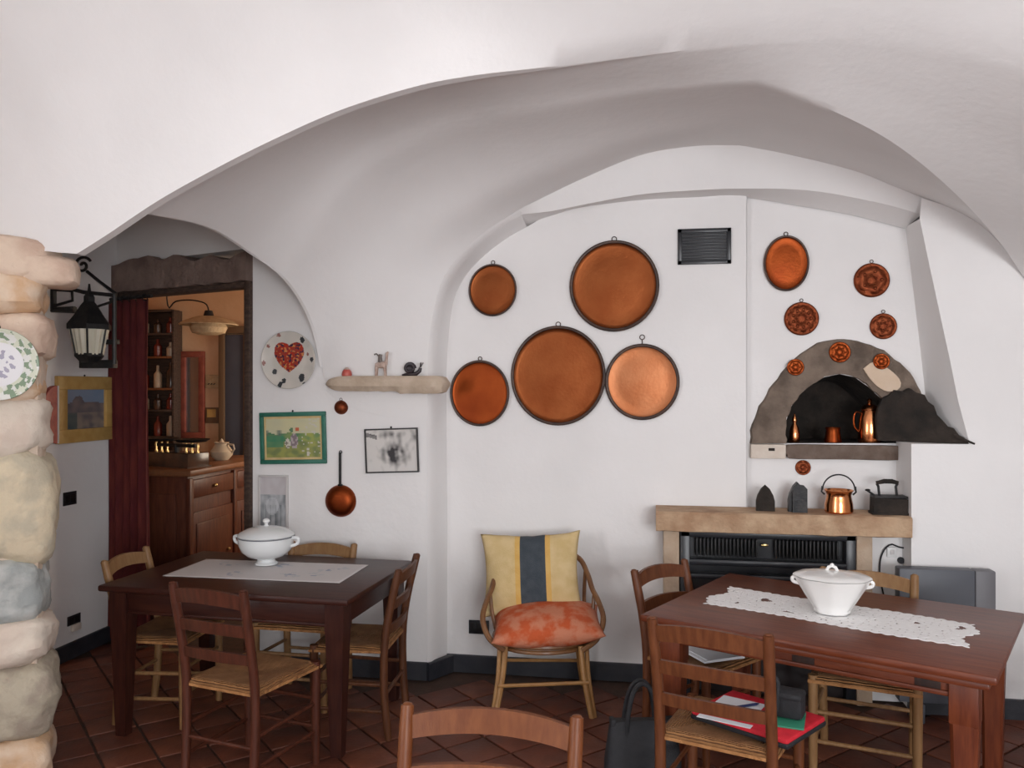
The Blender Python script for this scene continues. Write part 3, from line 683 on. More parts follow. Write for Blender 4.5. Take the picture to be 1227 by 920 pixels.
obj('sole', iron_shape(.095, .165, .05, 2), 'iron', o); obj('body', MB().prism([(-.03, 0), (.048, 0), (.048, .13), (.03, .15), (-.01, .155), (-.03, .12)], -.045, -.02), 'iron', o)
obj('handle', MB().tube([(0, .02, .03), (0, .07, .035), (0, .07, .11), (0, .02, .115)], .009, 8), 'iron', o)
c = on_mantel(1005, 4.83)
o = thing('copper_bucket', 'shiny little copper bucket with arched bail handle', 'bucket', c)
obj('pot', MB().lathe([(.001, .001), (.068, .001), (.076, .01), (.074, .05), (.066, .085), (.064, .10), (.072, .118), (.078, .124), (.076, .127), (.066, .115), (.06, .09), (.066, .02), (.001, .012)], 40), 'copper_bright', o)
obj('bail', MB().tube([(.085*math.cos(a), 0, .125+.085*math.sin(a)) for a in [PI*k/20 for k in range(21)]], .004, 8), 'iron', o)
for s in (-1, 1): obj('ear', MB().tube([(s*.074, 0, .10), (s*.09, 0, .115), (s*.087, 0, .145), (s*.083, 0, .14)], .005, 8), 'iron', o)
c = on_mantel(1064, 4.83)
o = thing('charcoal_iron', 'dark charcoal box iron with raised handle at the mantel end', 'iron', c, 0, 'old irons on the mantel')
obj('box', MB().prism([(-.085, .012), (.09, .012), (.092, .085), (-.082, .098)], -.045, .045).box((.002, 0, .006), (.19, .10, .012), .003), 'soot', o)
obj('lid', MB().box((.004, 0, .096), (.175, .096, .012), .004), 'iron', o)
obj('handle', MB().tube([(-.045, 0, .10), (-.05, 0, .15), (-.058, 0, .165)], .007, 8).tube([(.045, 0, .10), (.04, 0, .15), (.05, 0, .168)], .007, 8), 'iron', o)
obj('grip', MB().tube([(-.06, 0, .168), (-.02, 0, .178), (.02, 0, .178), (.052, 0, .17)], [.010, .013, .013, .010], 10), 'soot', o)
obj('catch', MB().bar((-.07, 0, .10), (-.105, 0, .125), .006).ball((-.105, 0, .128), (.03, .02, .014), 6), 'iron', o)
fz = oc.z+.001
def in_oven(px, Y): p = atY(px, 520, Y); return V((p.x, Y, fz))
o = thing('copper_flask', 'small pointed copper flask standing in the oven mouth', 'flask', in_oven(952, 5.10))
obj('body', MB().lathe([(.001, .001), (.027, .001), (.031, .012), (.029, .06), (.023, .088), (.012, .108), (.010, .122), (.001, .122)], 24), 'copper_bright', o)
obj('stopper', MB().lathe([(.012, .118), (.015, .127), (.012, .142), (.005, .165), (.001, .170)], 16), 'copper_bright', o)
o = thing('copper_cup', 'squat tapered copper cup in the middle of the oven mouth', 'cup', in_oven(998, 5.10))
obj('body', MB().lathe([(.001, .001), (.048, .001), (.050, .008), (.042, .045), (.038, .072), (.044, .09), (.040, .088), (.036, .07), (.04, .02), (.001, .012)], 32), 'copper_deep', o)
o = thing('copper_jug', 'tall shiny copper jug with domed lid and side handle in the oven', 'jug', in_oven(1042, 5.09))
obj('body', MB().lathe([(.001, .001), (.060, .001), (.064, .01), (.063, .08), (.060, .14), (.050, .175), (.044, .19), (.040, .19), (.001, .185)], 36), 'copper_bright', o)
obj('lid', MB().lathe([(.046, .188), (.048, .196), (.038, .215), (.014, .226), (.010, .236), (.014, .246), (.009, .256), (.001, .258)], 28), 'copper_bright', o)
obj('handle', MB().tube([tuple(p) for p in spline([(-.050, 0, .175), (-.076, 0, .18), (-.088, 0, .145), (-.084, 0, .095), (-.060, 0, .065)], 16)], .007, 8, flat=.6), 'copper_bright', o)
# ================================================================== PIER WALL AND LEFT WALL
def pic(name, label, loc, w, h, rz, fmat, fw, fn, ry=0, depth=.022, mat_w=0, mat_m='frame_white', nx=44, nz=34, cat='picture', hook=True):
    rt = thing(name, label, cat, loc, rz, ry=ry)
    for (x, z, a, b) in ((0, h/2-fw/2, w, fw), (0, -h/2+fw/2, w, fw), (-w/2+fw/2, 0, fw, h-2*fw+.001), (w/2-fw/2, 0, fw, h-2*fw+.001)):
        obj('frame_rail', MB().box((x, -depth/2, z), (a, depth, b), min(.004, fw*.25)), fmat, rt)
    obj('backing', MB().box((0, -.004, 0), (w-fw, .008, h-fw)), mat_m, rt)
    iw, ih = w-2*fw-2*mat_w, h-2*fw-2*mat_w
    painted('picture_print', iw, ih, fn, rt, nx, nz, y=-.010)
    if hook: obj('hook', MB().ball((0, -.006, h/2+.006), (.012, .012, .014), 5), 'iron', rt)
    return rt
def nz_(u, v, s, k=0): return noise.noise(V((u*s, v*s, k*7.3)))
def mix(a, b, t): t = max(0, min(1, t)); return tuple(x*(1-t)+y*t for x, y in zip(a, b))
def mountain(u, v):
    ridge = .62+.22*math.exp(-((u-.32)/.16)**2)+.06*math.exp(-((u-.75)/.2)**2)+.04*nz_(u, 0, 9)
    if v > ridge: return mix((.26, .30, .38), (.20, .27, .38), u+.3*nz_(u, v, 5))
    t = nz_(u, v, 6, 2)
    c = mix((.11, .10, .12), (.24, .185, .17), .5+t)
    if v < .42: c = mix(c, (.30, .24, .19), .5+nz_(u, v, 7, 5))
    if u < .3 and v < .4: c = mix(c, (.05, .10, .10), .7)
    return c
ca = atX(65, 490, XL); cb = atX(132.5, 490, XL); zt, zb = atX(98, 451, XL).z, atX(98, 529, XL).z
pic('landscape_painting', 'mountain painting in a wide golden frame on the wall by the curtain', (XL, (ca.y+cb.y)/2, (zt+zb)/2), cb.y-ca.y, zt-zb, PI/2, 'frame_gold', .085, mountain, depth=.03, cat='painting')
rt = thing('wall_plaque', 'red half-round carved plaque with pale edge behind the pillar', 'plaque', (XL, atX(56, 497, XL).y, atX(56, 497, XL).z), PI/2)
hh = .18; pr = [(.055, -hh*1.0), (.055, hh*1.0)]+[(.055-.16*math.cos(t)*.8, hh*math.sin(t)) for t in [PI/2-PI*k/16 for k in range(1, 16)]]
obj('panel', MB().prism(pr, -.03, 0), 'plaque_red', rt); obj('edge_strip', MB().box((.061, -.017, 0), (.014, .035, hh*2), .003), 'frame_white', rt)
def meadow(u, v):
    if v > .62+.05*nz_(u, 0, 8): c = mix((.60, .56, .33), (.52, .50, .34), .5+nz_(u, v, 4))
    elif v > .40: c = mix((.07, .20, .10), (.20, .28, .10), .5+1.3*nz_(u, v, 8, 1)) if u < .66 else mix((.34, .36, .08), (.16, .26, .10), .5+1.2*nz_(u, v, 9, 4))
    else: c = mix((.32, .33, .09), (.18, .22, .08), .5+1.4*nz_(u, v, 9, 2))
    if v > .55 and v < .72 and u < .40: c = mix(c, (.10, .14, .12), .8*max(0, math.cos(u*26))*1.0)
    if u < .32 and .26 < v < .55: c = mix(c, (.04, .22, .12), .75)
    if ((u-.52)/.07)**2+((v-.42)/.20)**2 < 1: c = (.42, .36, .36) if nz_(u, v, 14) > 0 else (.22, .17, .19)
    if ((u-.40)/.05)**2+((v-.36)/.13)**2 < 1: c = (.60, .57, .48) if nz_(u, v, 20) > -.1 else (.20, .18, .14)
    if ((u-.575)/.035)**2+((v-.72)/.05)**2 < 1: c = (.55, .13, .06)
    if ((u-.475)/.035)**2+((v-.71)/.06)**2 < 1: c = (.10, .20, .10)
    if u > .66 and nz_(u, v, 16, 9) > .28: c = (.55, .52, .46)
    return c
c = atY(352, 524.5, YP); wv = atY(391.5, 524, YP).x-atY(312.5, 524, YP).x; hv = atY(352, 494, YP).z-atY(352, 556, YP).z
pic('meadow_picture', 'colourful meadow picture in a dark green frame', c, wv, hv, 0, 'frame_green', .026, meadow, ry=math.radians(-1.5), mat_w=.014, mat_m='cushion_yellow')
def inkwash(u, v):
    d = .62*math.exp(-((u-.55)/.24)**2-((v-.42)/.26)**2)+.35*math.exp(-((u-.48)/.25)**2-((v-.88)/.10)**2)+.3*math.exp(-((u-.95)/.08)**2-((v-.85)/.2)**2)
    d += .55*nz_(u*1.6, v*.8, 7, 3)*(.3+d*1.2)+.25*nz_(u, v, 16, 4)*d
    if u < .22 and abs(v-.86+.35*(u-.1)) < .05: d += .4
    return mix((.64, .61, .58), (.03, .027, .03), (d-.08)*2.1)
c = atY(470, 539.5, YP); wv = atY(502, 524, YP).x-atY(438.5, 524, YP).x; hv = atY(470, 513, YP).z-atY(470, 566, YP).z
pic('ink_drawing', 'black ink-wash drawing in a thin black frame under the stone shelf', c, wv, hv, 0, 'frame_black', .008, inkwash, ry=math.radians(-2.2), nx=56, nz=48)
def etching(u, v):
    if v > .64: return mix((.58, .55, .56), (.53, .49, .50), .5+nz_(u, v, 5))
    d = .45+.5*nz_(u, v, 7, 6)
    if ((u-.45)/.25)**2+((v-.42)/.18)**2 < 1: d -= .35
    if abs(math.sin(u*16)) < .4 and v < .45: d += .3
    return mix((.55, .56, .58), (.13, .15, .16), d)
c = atY(328.5, 601, YP); wv = atY(346, 600, YP).x-atY(311, 600, YP).x; hv = atY(328, 569, YP).z-atY(328, 633, YP).z
pic('framed_etching', 'grey etching in a thin white frame beside the wooden cupboard', c, wv, hv, 0, 'frame_white', .012, etching, hook=False)
# heart plate
def glaze_disc(R, fn, parent, y, n=120, rr=None, bowl=.012):
    vs, fs, cols = [(0, y, 0)], [], []; NR = 50
    for j in range(1, NR+1):
        r = R*j/NR; yy = y-(bowl*max(0, (j/NR-.6)/.4)**1.5)
        for k in range(n): vs.append((r*math.cos(2*PI*k/n), yy, r*math.sin(2*PI*k/n)))
    for k in range(n): fs.append((0, 1+k, 1+(k+1) % n))
    for j in range(1, NR):
        for k in range(n): fs.append((1+(j-1)*n+k, 1+j*n+k, 1+j*n+(k+1) % n, 1+(j-1)*n+(k+1) % n))
    me = bpy.data.meshes.new('dish'); me.from_pydata(vs, [], fs); at = me.color_attributes.new('paint', 'FLOAT_COLOR', 'CORNER'); q = 0
    for f in me.polygons:
        c_ = sum((me.vertices[i].co for i in f.vertices), V())/len(f.vertices); col = fn(c_.x/R, c_.z/R); f.use_smooth = True
        for _ in f.vertices: at.data[q].color = (*col, 1); q += 1
    me.materials.append(MAT['painted_glaze']); o = bpy.data.objects.new('dish', me); COL.objects.link(o); o.parent = parent
    so = o.modifiers.new('thickness', 'SOLIDIFY'); so.thickness = .006; so.offset = -1 ; return o
dots = [(.52, .70, .10), (.86, .02, .08), (.48, -.62, .13), (-.54, -.40, .09), (-.18, -.72, .08), (-.30, -.86, .10), (-.92, -.10, .07), (.62, -.88, .10), (.70, .2, .05), (-.75, .5, .06), (-.35, .88, .07)]
def heartplate(x, z):
    hx, hz = x*1.9, z*1.9-.05
    if (hx*hx+hz*hz-.82)**3-hx*hx*hz**3*1.1 < 0:
        t = nz_(x, z, 7, 1); c = mix((.42, .035, .02), (.30, .05, .035), .5+t)
        if nz_(x, z, 11, 3) > .22: c = (.55, .22, .08)
        if nz_(x, z, 12, 8) > .30: c = (.06, .03, .06)
        return c
    for dx, dz, r in dots:
        if (x-dx)**2+((z-dz)*.8)**2 < r*r*.8: return (.05, .055, .06) if r > .075 else (.30, .14, .12)
    return mix((.66, .61, .55), (.58, .55, .50), .5+nz_(x, z, 3, 2)*1.3)
c = atY(347.5, 431.5, YP); R = atY(347, 397.5, YP).z-c.z
rt = thing('heart_plate', 'round cream plate with a red heart painted in the middle', 'plate', c)
glaze_disc(R, heartplate, rt, -.012, bowl=.02); obj('foot_ring', MB().lathe([(R*.55, .001), (R*.55, .009), (R*.5, .009), (R*.5, .001)], 32, M=RX, cap=False), 'white_china', rt)
def floralplate(x, z):
    r = math.hypot(x, z); a = math.atan2(z, x); t = nz_(x, z, 5, 6)
    if r > .62: return (.22, .30, .20) if nz_(x, z, 8.5, 2)+.12*math.cos(11*a) > .16 else ((.62, .64, .52) if t > 0 else (.70, .70, .66))
    if r < .42 and nz_(x, z, 9, 9) > .0: return (.36, .34, .42)
    return (.72, .71, .72)
pl = lp(1, 437); pw = MP @ (pl+V((0, -.045, 0))); R = (lp(1, 395)-pl).z
rt = thing('floral_plate', 'white plate with green floral rim hung on the stone pillar', 'plate', pw, PA)
glaze_disc(R, floralplate, rt, -.012, bowl=.015); obj('wall_hook', MB().tube([(0, -.006, R+.015), (0, .02, R+.012), (0, .03, R-.02), (0, .004, R-.03)], .003, 6), 'iron', rt)
# stone shelf with ornaments
a = atY(391, 460, YP-.06); b = atY(537, 460, YP-.06); zc = atY(460, 460, YP-.06).z
ws = b.x-a.x
rt = thing('stone_shelf', 'rough stone slab shelf let into the wall beside the copper trays', 'shelf', ((a.x+b.x)/2, YP-.06, zc))
m = MB(); rows = []
NS = 30
for k in range(NS+1):
    t = k/NS; x = -ws/2+ws*t
    e = min(1, math.sqrt(max(0, 1-(1-min(t*5, 1))**2)))*min(1, math.sqrt(max(0, 1-(1-min((1-t)*14, 1))**2))); e = max(e, .12)
    hu = .047*e; hd = (.050 if t > .6 else .045)*e*(1.12 if t > .62 else .95); nn = lambda q: .006*noise.noise(V((k*.5, q, 4)))
    rows.append([(x, -.07*e+nn(1), hu*.6+nn(2)), (x, -.05*e, hu), (x, .058, hu), (x, .058, -hd), (x, -.05*e+nn(4), -hd+nn(5)), (x, -.075*e+nn(6), -hd*.3)])
obj('slab', m.rings(rows, True), 'shelf_stone', rt)
zs = zc+.047
def on_shelf(px): p = atY(px, 440, YP-.06); return V((p.x, YP-.065, zs))
o = thing('ceramic_house', 'small red ceramic ornament on the thin end of the stone shelf', 'ornament', on_shelf(416)-V((0, 0, .004)))
obj('body', MB().lathe([(.001, 0), (.026, 0), (.031, .012), (.028, .03), (.020, .042), (.001, .048)], 20), 'ceramic_red', o); obj('cap', MB().lathe([(.019, .043), (.010, .054), (.001, .058)], 14), 'figurine', o)
o = thing('animal_figurine', 'four-legged brown animal figurine with rider on the stone shelf', 'figurine', on_shelf(457))
obj('body', MB().tube([(-.032, 0, .062), (-.01, 0, .066), (.015, 0, .066), (.03, 0, .062)], [.014, .02, .02, .014], 10), 'figurine', o)
for x in (-.026, .024):
    for y in (-.012, .012): obj('leg', MB().bar((x, y, .06), (x*1.1, y, 0), .0075, .005), 'figurine', o)
obj('neck', MB().tube([(.028, 0, .065), (.034, 0, .10), (.036, 0, .135), (.044, 0, .142)], [.011, .008, .009, .005], 8), 'figurine', o)
obj('rider', MB().tube([(-.004, 0, .07), (-.006, 0, .11), (-.002, 0, .128)], [.016, .012, .010], 8).tube([(-.006, 0, .11), (-.03, 0, .132), (-.042, 0, .126)], .005, 6), 'figurine_dark', o)
o = thing('snail_ornament', 'black snail ornament with raised horns on the stone shelf', 'ornament', on_shelf(493))
obj('foot', MB().tube([(-.055, 0, .006), (-.02, 0, .010), (.03, 0, .012), (.052, 0, .03), (.056, 0, .048)], [.005, .011, .013, .011, .009], 10), 'snail_black', o)
obj('shell', MB().tube([(-.006+(.030*(1-k/34))*math.cos(k*.42), -.012+.024*k/34*0+.004*(k/34), .044+(.030*(1-k/34))*math.sin(k*.42)) for k in range(32)], [.013*(1-k/60) for k in range(32)], 8).ball((-.006, 0, .046), (.062, .036, .062), 8), 'snail_black', o)
for s in (-1, 1): obj('horn', MB().bar((.056, s*.004, .05), (.066+s*.004, s*.010, .078), .003, .004), 'snail_black', o)
# lantern on its scrolled bracket, fixed to the doorway wall
lq = atD(134, 400); Yl = 4.60
def la(px, py): return atY(px, py, Yl)
ax = la(107, 390)
rt = thing('wall_lantern', 'black iron lantern with ribbed pale glass on a scrolled bracket', 'lantern', ax)
def ll(px, py, dy=0): return tuple(la(px, py)-ax+V((0, dy, 0)))
S = (la(200, 390).x-la(100, 390).x)/100
g1, g0 = ll(0, 390)[2]*0+(la(107, 390)-ax).z, 0
ztop = (la(107, 391)-ax).z; zbot = (la(107, 425)-ax).z
obj('glass_body', MB().lathe([(.001, zbot), (14*S, zbot), (20*S, ztop), (.001, ztop)], 36, mod=lambda a, j, r: 1+.035*math.cos(18*a)), 'lamp_glass', rt, angle=20)
obj('roof', MB().lathe([(24*S, ztop-.02), (24*S, ztop+.01), (17*S, ztop+.06), (9*S, ztop+.13), (6*S, ztop+.15), (6*S, ztop+.18), (2*S, ztop+.22), (1*S, ztop+.26)], 6), 'iron', rt, angle=10)
obj('base', MB().lathe([(.001, zbot-.05), (10*S, zbot-.045), (16*S, zbot-.01), (16*S, zbot+.008), (.001, zbot+.008)], 6), 'iron', rt, angle=10)
for k in range(6):
    a = PI/3*k; obj('rib', MB().bar((14.5*S*math.cos(a), 14.5*S*math.sin(a), zbot), (20.5*S*math.cos(a), 20.5*S*math.sin(a), ztop), .006), 'iron', rt)
dyb = .20
e0 = V(ll(137, 350)); 
br = MB()
br.tube([ll(84, 346), ll(100, 350), ll(120, 352), ll(139, 354)], .012, 8).tube([ll(104, 325), ll(120, 338), ll(139, 352)], .010, 8).tube([ll(100, 374), ll(120, 366), ll(139, 360)], .008, 8)
sc = [(la(99, 318)-ax)+V((.06*(1-k/40)*math.cos(k*.25+.5), 0, .055*(1-k/40)*math.sin(k*.25+.5))) for k in range(36)]
br.tube([tuple(p) for p in sc], .009, 8)
obj('bracket', br, 'iron', rt)
obj('corner_scroll', MB().tube([ll(86, 346), ll(64, 346), ll(64, 371), ll(90, 371)], .022, 8).tube([ll(86, 346), ll(87, 360), ll(66, 366)], .009, 8), 'iron', rt)
obj('lower_arm', MB().box(tuple((V(ll(114, 436))+V((0, .03, 0)))), (.23, .05, .05), .004).box(tuple(V(ll(125, 409))+V((0, .05, 0))), (.12, .03, .03), .004).bar(ll(137, 352), ll(137, 436), .014), 'iron', rt)
# curtain in the doorway
ca, cb = atD(139, 500), atD(186, 500)
s0 = (ca-DL).dot(Dv); s1 = (cb-DL).dot(Dv); zc = atD(160, 361).z
rt = thing('door_curtain', 'dark red patterned curtain gathered at the side of the doorway', 'curtain', MD @ V(((s0+s1)/2, -.03, 0)), angD)
NC = 72; rows = []
for j in range(22):
    t = j/21; z = .02+(zc-.02)*t; row = []
    for k in range(NC+1):
        u = k/NC; ph = u*2*PI*5.5; wid = (s1-s0)*(1.0+.06*(1-t)**2)
        row.append((-wid/2+wid*u+.008*math.sin(ph*2+t*2), -.035+.030*math.sin(ph+.5*math.sin(t*3))*(1-.35*t)+.010*nz_(u*3, t, 3, 2), z))
    rows.append(row)
o = obj('cloth', MB().grid(rows), 'curtain', rt, angle=80); so = o.modifiers.new('thickness', 'SOLIDIFY'); so.thickness = .004
obj('rod', MB().bar((-(s1-s0)/2-.02, -.035, zc+.015), ((s1-s0)/2+.05, -.035, zc+.015), .012, n=10), 'iron', rt)
for k in range(6): obj('curtain_ring', MB().tube([(-(s1-s0)/2+.02+k*(s1-s0-.04)/5, -.035+.02*math.cos(a), zc+.010+.022*math.sin(a)) for a in [2*PI*i/14 for i in range(14)]], .003, 6, True), 'iron', rt)
# ================================================================== BEYOND THE DOORWAY
xf, y0, y1, zt = -3.22, 5.42, 6.75, 1.15
rt = thing('bar_cupboard', 'dark red wooden cupboard with panelled front just inside the doorway', 'cupboard', (xf-.28, (y0+y1)/2, 0))
Ly = y1-y0
obj('carcass', MB().box((0, 0, (zt-.04)/2+.02), (.53, Ly-.04, zt-.08), .004), 'cupboard_wood', rt)
obj('top', MB().box((.005, 0, zt-.022), (.60, Ly+.02, .044), .010), 'cupboard_top', rt)
obj('plinth', MB().box((.01, 0, .04), (.55, Ly-.02, .08), .006), 'cupboard_wood', rt)
for k in range(2):
    yy = -Ly/4+k*Ly/2
    d = obj('drawer', MB().box((.275, yy, zt-.14), (.03, Ly/2-.07, .13), .005), 'cupboard_wood', rt); obj('knob', MB().ball((.305, yy, zt-.14), (.03, .03, .03), 6), 'brass', d)
    d = obj('door', MB().box((.272, yy, .48), (.022, Ly/2-.07, .72), .004).box((.285, yy, .48), (.016, Ly/2-.20, .56), .008), 'cupboard_wood', rt); obj('knob', MB().ball((.305, yy+(.20 if k == 0 else -.20), .50), (.025, .025, .025), 6), 'brass', d)
for yy in (-Ly/2+.03, 0, Ly/2-.03): obj('stile', MB().box((.275, yy, zt/2), (.035, .05, zt-.12), .004), 'cupboard_wood', rt)
obj('end_panel', MB().box((0, -Ly/2+.015, .58), (.36, .018, .80), .006), 'cupboard_wood', rt)
c = V((xf-.27, 5.72, zt))
rt = thing('counter_scale', 'antique dark counter scale with twin pans on top of the cupboard', 'scale', c, math.radians(-18))
obj('base', MB().box((0, 0, .055), (.46, .20, .10), .008).box((0, 0, .005), (.48, .22, .01)), 'bottle_dark', rt)
obj('beam', MB().box((0, 0, .155), (.40, .03, .025), .004).bar((0, 0, .10), (0, 0, .16), .02), 'iron', rt)
for s in (-1, 1):
    p = obj('pan', MB().lathe([(.001, .185), (.10, .185), (.125, .20), (.128, .206), (.10, .195), (.001, .193)], 28, (s*.16, 0, 0)), 'iron', rt)
    for d_ in (-.06, 0, .06): obj('pillar_post', MB().lathe([(.012, .105), (.007, .13), (.012, .155), (.007, .175), (.012, .186)], 10, (s*.16+d_, 0, 0)), 'brass', p)
c = V((xf-.20, 6.25, zt))
rt = thing('cream_jug', 'small cream pottery jug beside the counter scale', 'jug', c)
obj('body', MB().lathe([(.001, .001), (.05, .001), (.085, .04), (.09, .07), (.06, .11), (.05, .13), (.06, .145), (.05, .14), (.001, .12)], 24), 'cream_jug', rt)
obj('handle', MB().tube([(.055, 0, .13), (.10, 0, .125), (.11, 0, .09), (.085, 0, .06)], .008, 8), 'cream_jug', rt)
obj('finial', MB().lathe([(.03, .135), (.018, .15), (.010, .165), (.001, .175)], 14), 'cream_jug', rt)
# shelf with bottles on the far wall
YF = 7.69
def far(px, py, off=0): return atY(px, py, YF-off)
a, b = far(160, 372, .16), far(208, 372, .16); zb = 0; zt_ = a.z
rt = thing('bottle_shelf', 'dark open wooden shelf unit against the far orange wall', 'shelf', ((a.x+b.x)/2, YF-.08, 0))
W = b.x-a.x; LV = [.02]+[far(190, y, .16).z for y in (524, 492, 466, 428, 400, 372)]
for s in (-1, 1): obj('side', MB().box((s*(W/2-.012), 0, zt_/2), (.024, .15, zt_), .003), 'dark_beam', rt)
for z in LV: obj('board', MB().box((0, 0, z), (W-.05, .145, .022), .003), 'cupboard_top' if z in LV[3:5] else 'dark_beam', rt)
obj('back', MB().box((0, .07, zt_/2), (W-.05, .01, zt_)), 'dark_beam', rt)
rb = random.Random(5); cl_ = 0
for li, z in enumerate(LV[1:6]):
    hmax = (LV[li+2]-z)-.05
    for k in range(3):
        x = (a.x+b.x)/2-W*.32+k*W*.32; hgt = min(hmax, .30)*rb.uniform(.75, 1)
        mt_ = ['bottle_dark', 'bottle_red', 'cream_jug'][(k+li*2) % 3]
        bo = tag(obj('bottle', MB().lathe([(.001, 0), (.038, 0), (.040, .01), (.040, hgt*.58), (.016, hgt*.74), (.014, hgt*.97), (.001, hgt)], 14), mt_, loc=(x, YF-.085, z+.012)), {'bottle_dark': 'dark brown', 'bottle_red': 'deep red', 'cream_jug': 'cream'}[mt_]+' bottle on the '+('lowest', 'second', 'third', 'fourth', 'highest')[li]+' loaded board of the far shelf unit', 'bottle', 'bottles on the far shelf')
a, b = far(217, 421), far(246, 525)
rt = thing('wall_mirror', 'narrow tall mirror in a red-brown frame on the orange wall', 'mirror', ((a.x+b.x)/2, YF+.008, (a.z+b.z)/2)); W, Hh = b.x-a.x, a.z-b.z
for (x, z, p, q) in ((0, Hh/2-.03, W, .06), (0, -Hh/2+.03, W, .06), (-W/2+.03, 0, .06, Hh-.118), (W/2-.03, 0, .06, Hh-.118)): obj('frame_rail', MB().box((x, -.02, z), (p, .04, q), .006), 'frame_redwood', rt)
obj('glass', MB().box((0, -.012, 0), (W-.10, .008, Hh-.10)), 'mirror_glass', rt)
a, b = far(266, 398), far(300, 690)
rt = thing('inner_door', 'plain blue-grey door in the far orange wall', 'door', ((a.x+b.x)/2, YF+.005, 0)); W = b.x-a.x
obj('leaf', MB().box((0, -.02, a.z/2), (W-.10, .04, a.z-.06), .004), 'bluegrey_door', rt)
for s in (-1, 1): obj('casing', MB().box((s*(W/2-.02), -.03, a.z/2), (.06, .06, a.z), .004), 'frame_brown', rt)
obj('head_casing', MB().box((0, -.03, a.z+.02), (W+.04, .06, .07), .004), 'frame_brown', rt); obj('handle', MB().bar((-W/2+.12, -.07, 1.02), (-W/2+.22, -.07, 1.02), .012).bar((-W/2+.12, -.04, 1.02), (-W/2+.12, -.07, 1.02), .012), 'iron', rt)
a, b = far(247, 488), far(262, 507)
rt = thing('small_board', 'small brown wooden board hung between mirror and blue-grey door', 'board', ((a.x+b.x)/2, YF+.008, (a.z+b.z)/2)); obj('panel', MB().box((0, -.012, 0), (b.x-a.x, .024, a.z-b.z), .004), 'frame_brown', rt); obj('print', MB().box((0, -.026, .02), ((b.x-a.x)*.7, .004, (a.z-b.z)*.5)), 'frame_gold', rt)
a, b = far(247, 449), far(263, 465)
rt = thing('key_rack', 'small olive key rack above the brown board', 'rack', ((a.x+b.x)/2, YF+.008, (a.z+b.z)/2)); obj('panel', MB().box((0, -.012, 0), (b.x-a.x, .024, a.z-b.z), .004), 'shade_wicker', rt)
for k in (-1, 0, 1): obj('hook', MB().bar((k*.03, -.024, -.02), (k*.03, -.045, -.03), .004), 'iron', rt)
# hanging lamp beyond the doorway
lc = atY(250, 388, 6.4)
rt = thing('pendant_lamp', 'flat wicker pendant lamp on a curved wire beyond the doorway', 'lamp', lc)
obj('shade', MB().lathe([(.10, .06), (.20, .02), (.235, -.005), (.23, -.012), (.19, .008), (.09, .045)], 32, cap=False), 'shade_wicker', rt)
obj('basket', MB().lathe([(.12, .03), (.15, -.03), (.13, -.075), (.08, -.09), (.001, -.092), (.001, -.085), (.075, -.083), (.12, -.07), (.138, -.03), (.11, .025)], 24, cap=False), 'shade_wicker', rt)
obj('socket', MB().lathe([(.001, .11), (.03, .11), (.045, .06), (.03, .03), (.001, .03)], 16), 'iron', rt)
pw_ = spline([V((0, 0, .11)), V((-.03, 0, .17)), V((-.16, 0, .20)), V((-.30, 0, .19)), V((-.36, 0, .14)), V((-.38, 0, .30)), V((-.38, 0, 3.0-lc.z))], 40)
obj('wire', MB().tube([tuple(p) for p in pw_], .006, 8), 'iron', rt); obj('light_bulb', MB().ball((0, 0, -.02), (.06, .06, .075), 8), 'lamp_glass', rt)
# ================================================================== TABLES
def table(name, label, loc, rz, L, Wd, H, mtop, mleg, style):
    rt = thing(name, label, 'table', loc, rz)
    obj('tabletop', MB().box((0, 0, H-.016), (L, Wd, .032), .010), mtop, rt)
    ins = .05 if style == 'dark' else .075
    if style == 'red': obj('pull_out_leaf', MB().box((0, 0, H-.047), (L-.05, Wd-.05, .026), .008), mtop, rt)
    zt = H-.033 if style == 'dark' else H-.061
    ah = .115 if style == 'dark' else .062
    for s in (-1, 1):
        a = obj('apron', MB().box((0, s*(Wd/2-ins-.02), zt-ah/2), (L-2*ins-.06, .022, ah), .003), mtop, rt)
        if style == 'red':
            for x in (-.33, 0, .33): obj('slot', MB().box((x*L, s*(Wd/2-ins-.008), zt-ah*.45), (.085, .004, .028), .001), 'slot', a)
            obj('moulding', MB().box((0, s*(Wd/2-ins-.006), zt-ah+.012), (L-2*ins-.10, .012, .018), .004), mtop, a)
        else: obj('moulding', MB().box((0, s*(Wd/2-ins-.008), zt-ah+.008), (L-2*ins-.08, .008, .014), .003), mtop, a)
        obj('apron', MB().box((s*(L/2-ins-.02), 0, zt-ah/2), (.022, Wd-2*ins-.06, ah), .003), mtop, rt)
        for t in (-1, 1):
            x, y = s*(L/2-ins-.035), t*(Wd/2-ins-.035)
            if style == 'dark':
                R = [[(x+a*h, y+b*h, z) for a, b in ((-1,-1),(1,-1),(1,1),(-1,1))] for h, z in ((.026, 0), (.030, .10), (.044, zt-ah-.03), (.047, zt-ah-.01), (.047, zt))]
                obj('leg', MB().rings(R), mleg, rt)
            else:
                lg = MB().box((x, y, zt-.075), (.095, .095, .15), .006)
                lg.rings([[(x+a*h, y+b*h, z) for a, b in ((-1,-.7),(-.7,-1),(.7,-1),(1,-.7),(1,.7),(.7,1),(-.7,1),(-1,.7))] for h, z in ((.032, 0), (.036, .02), (.040, .35), (.046, zt-.16), (.047, zt-.14))]); obj('leg', lg, mleg, rt)
    return rt
TL = V((-2.01, 4.13, 0)); LH = .76
table('dining_table', 'dark brown wooden table with tapered legs in front of the pier wall', TL, math.radians(-3), 1.32, .90, LH, 'table_dark', 'table_dark_leg', 'dark')
TRc = V((.77, 3.77, 0)); TRA = math.radians(-26.7)
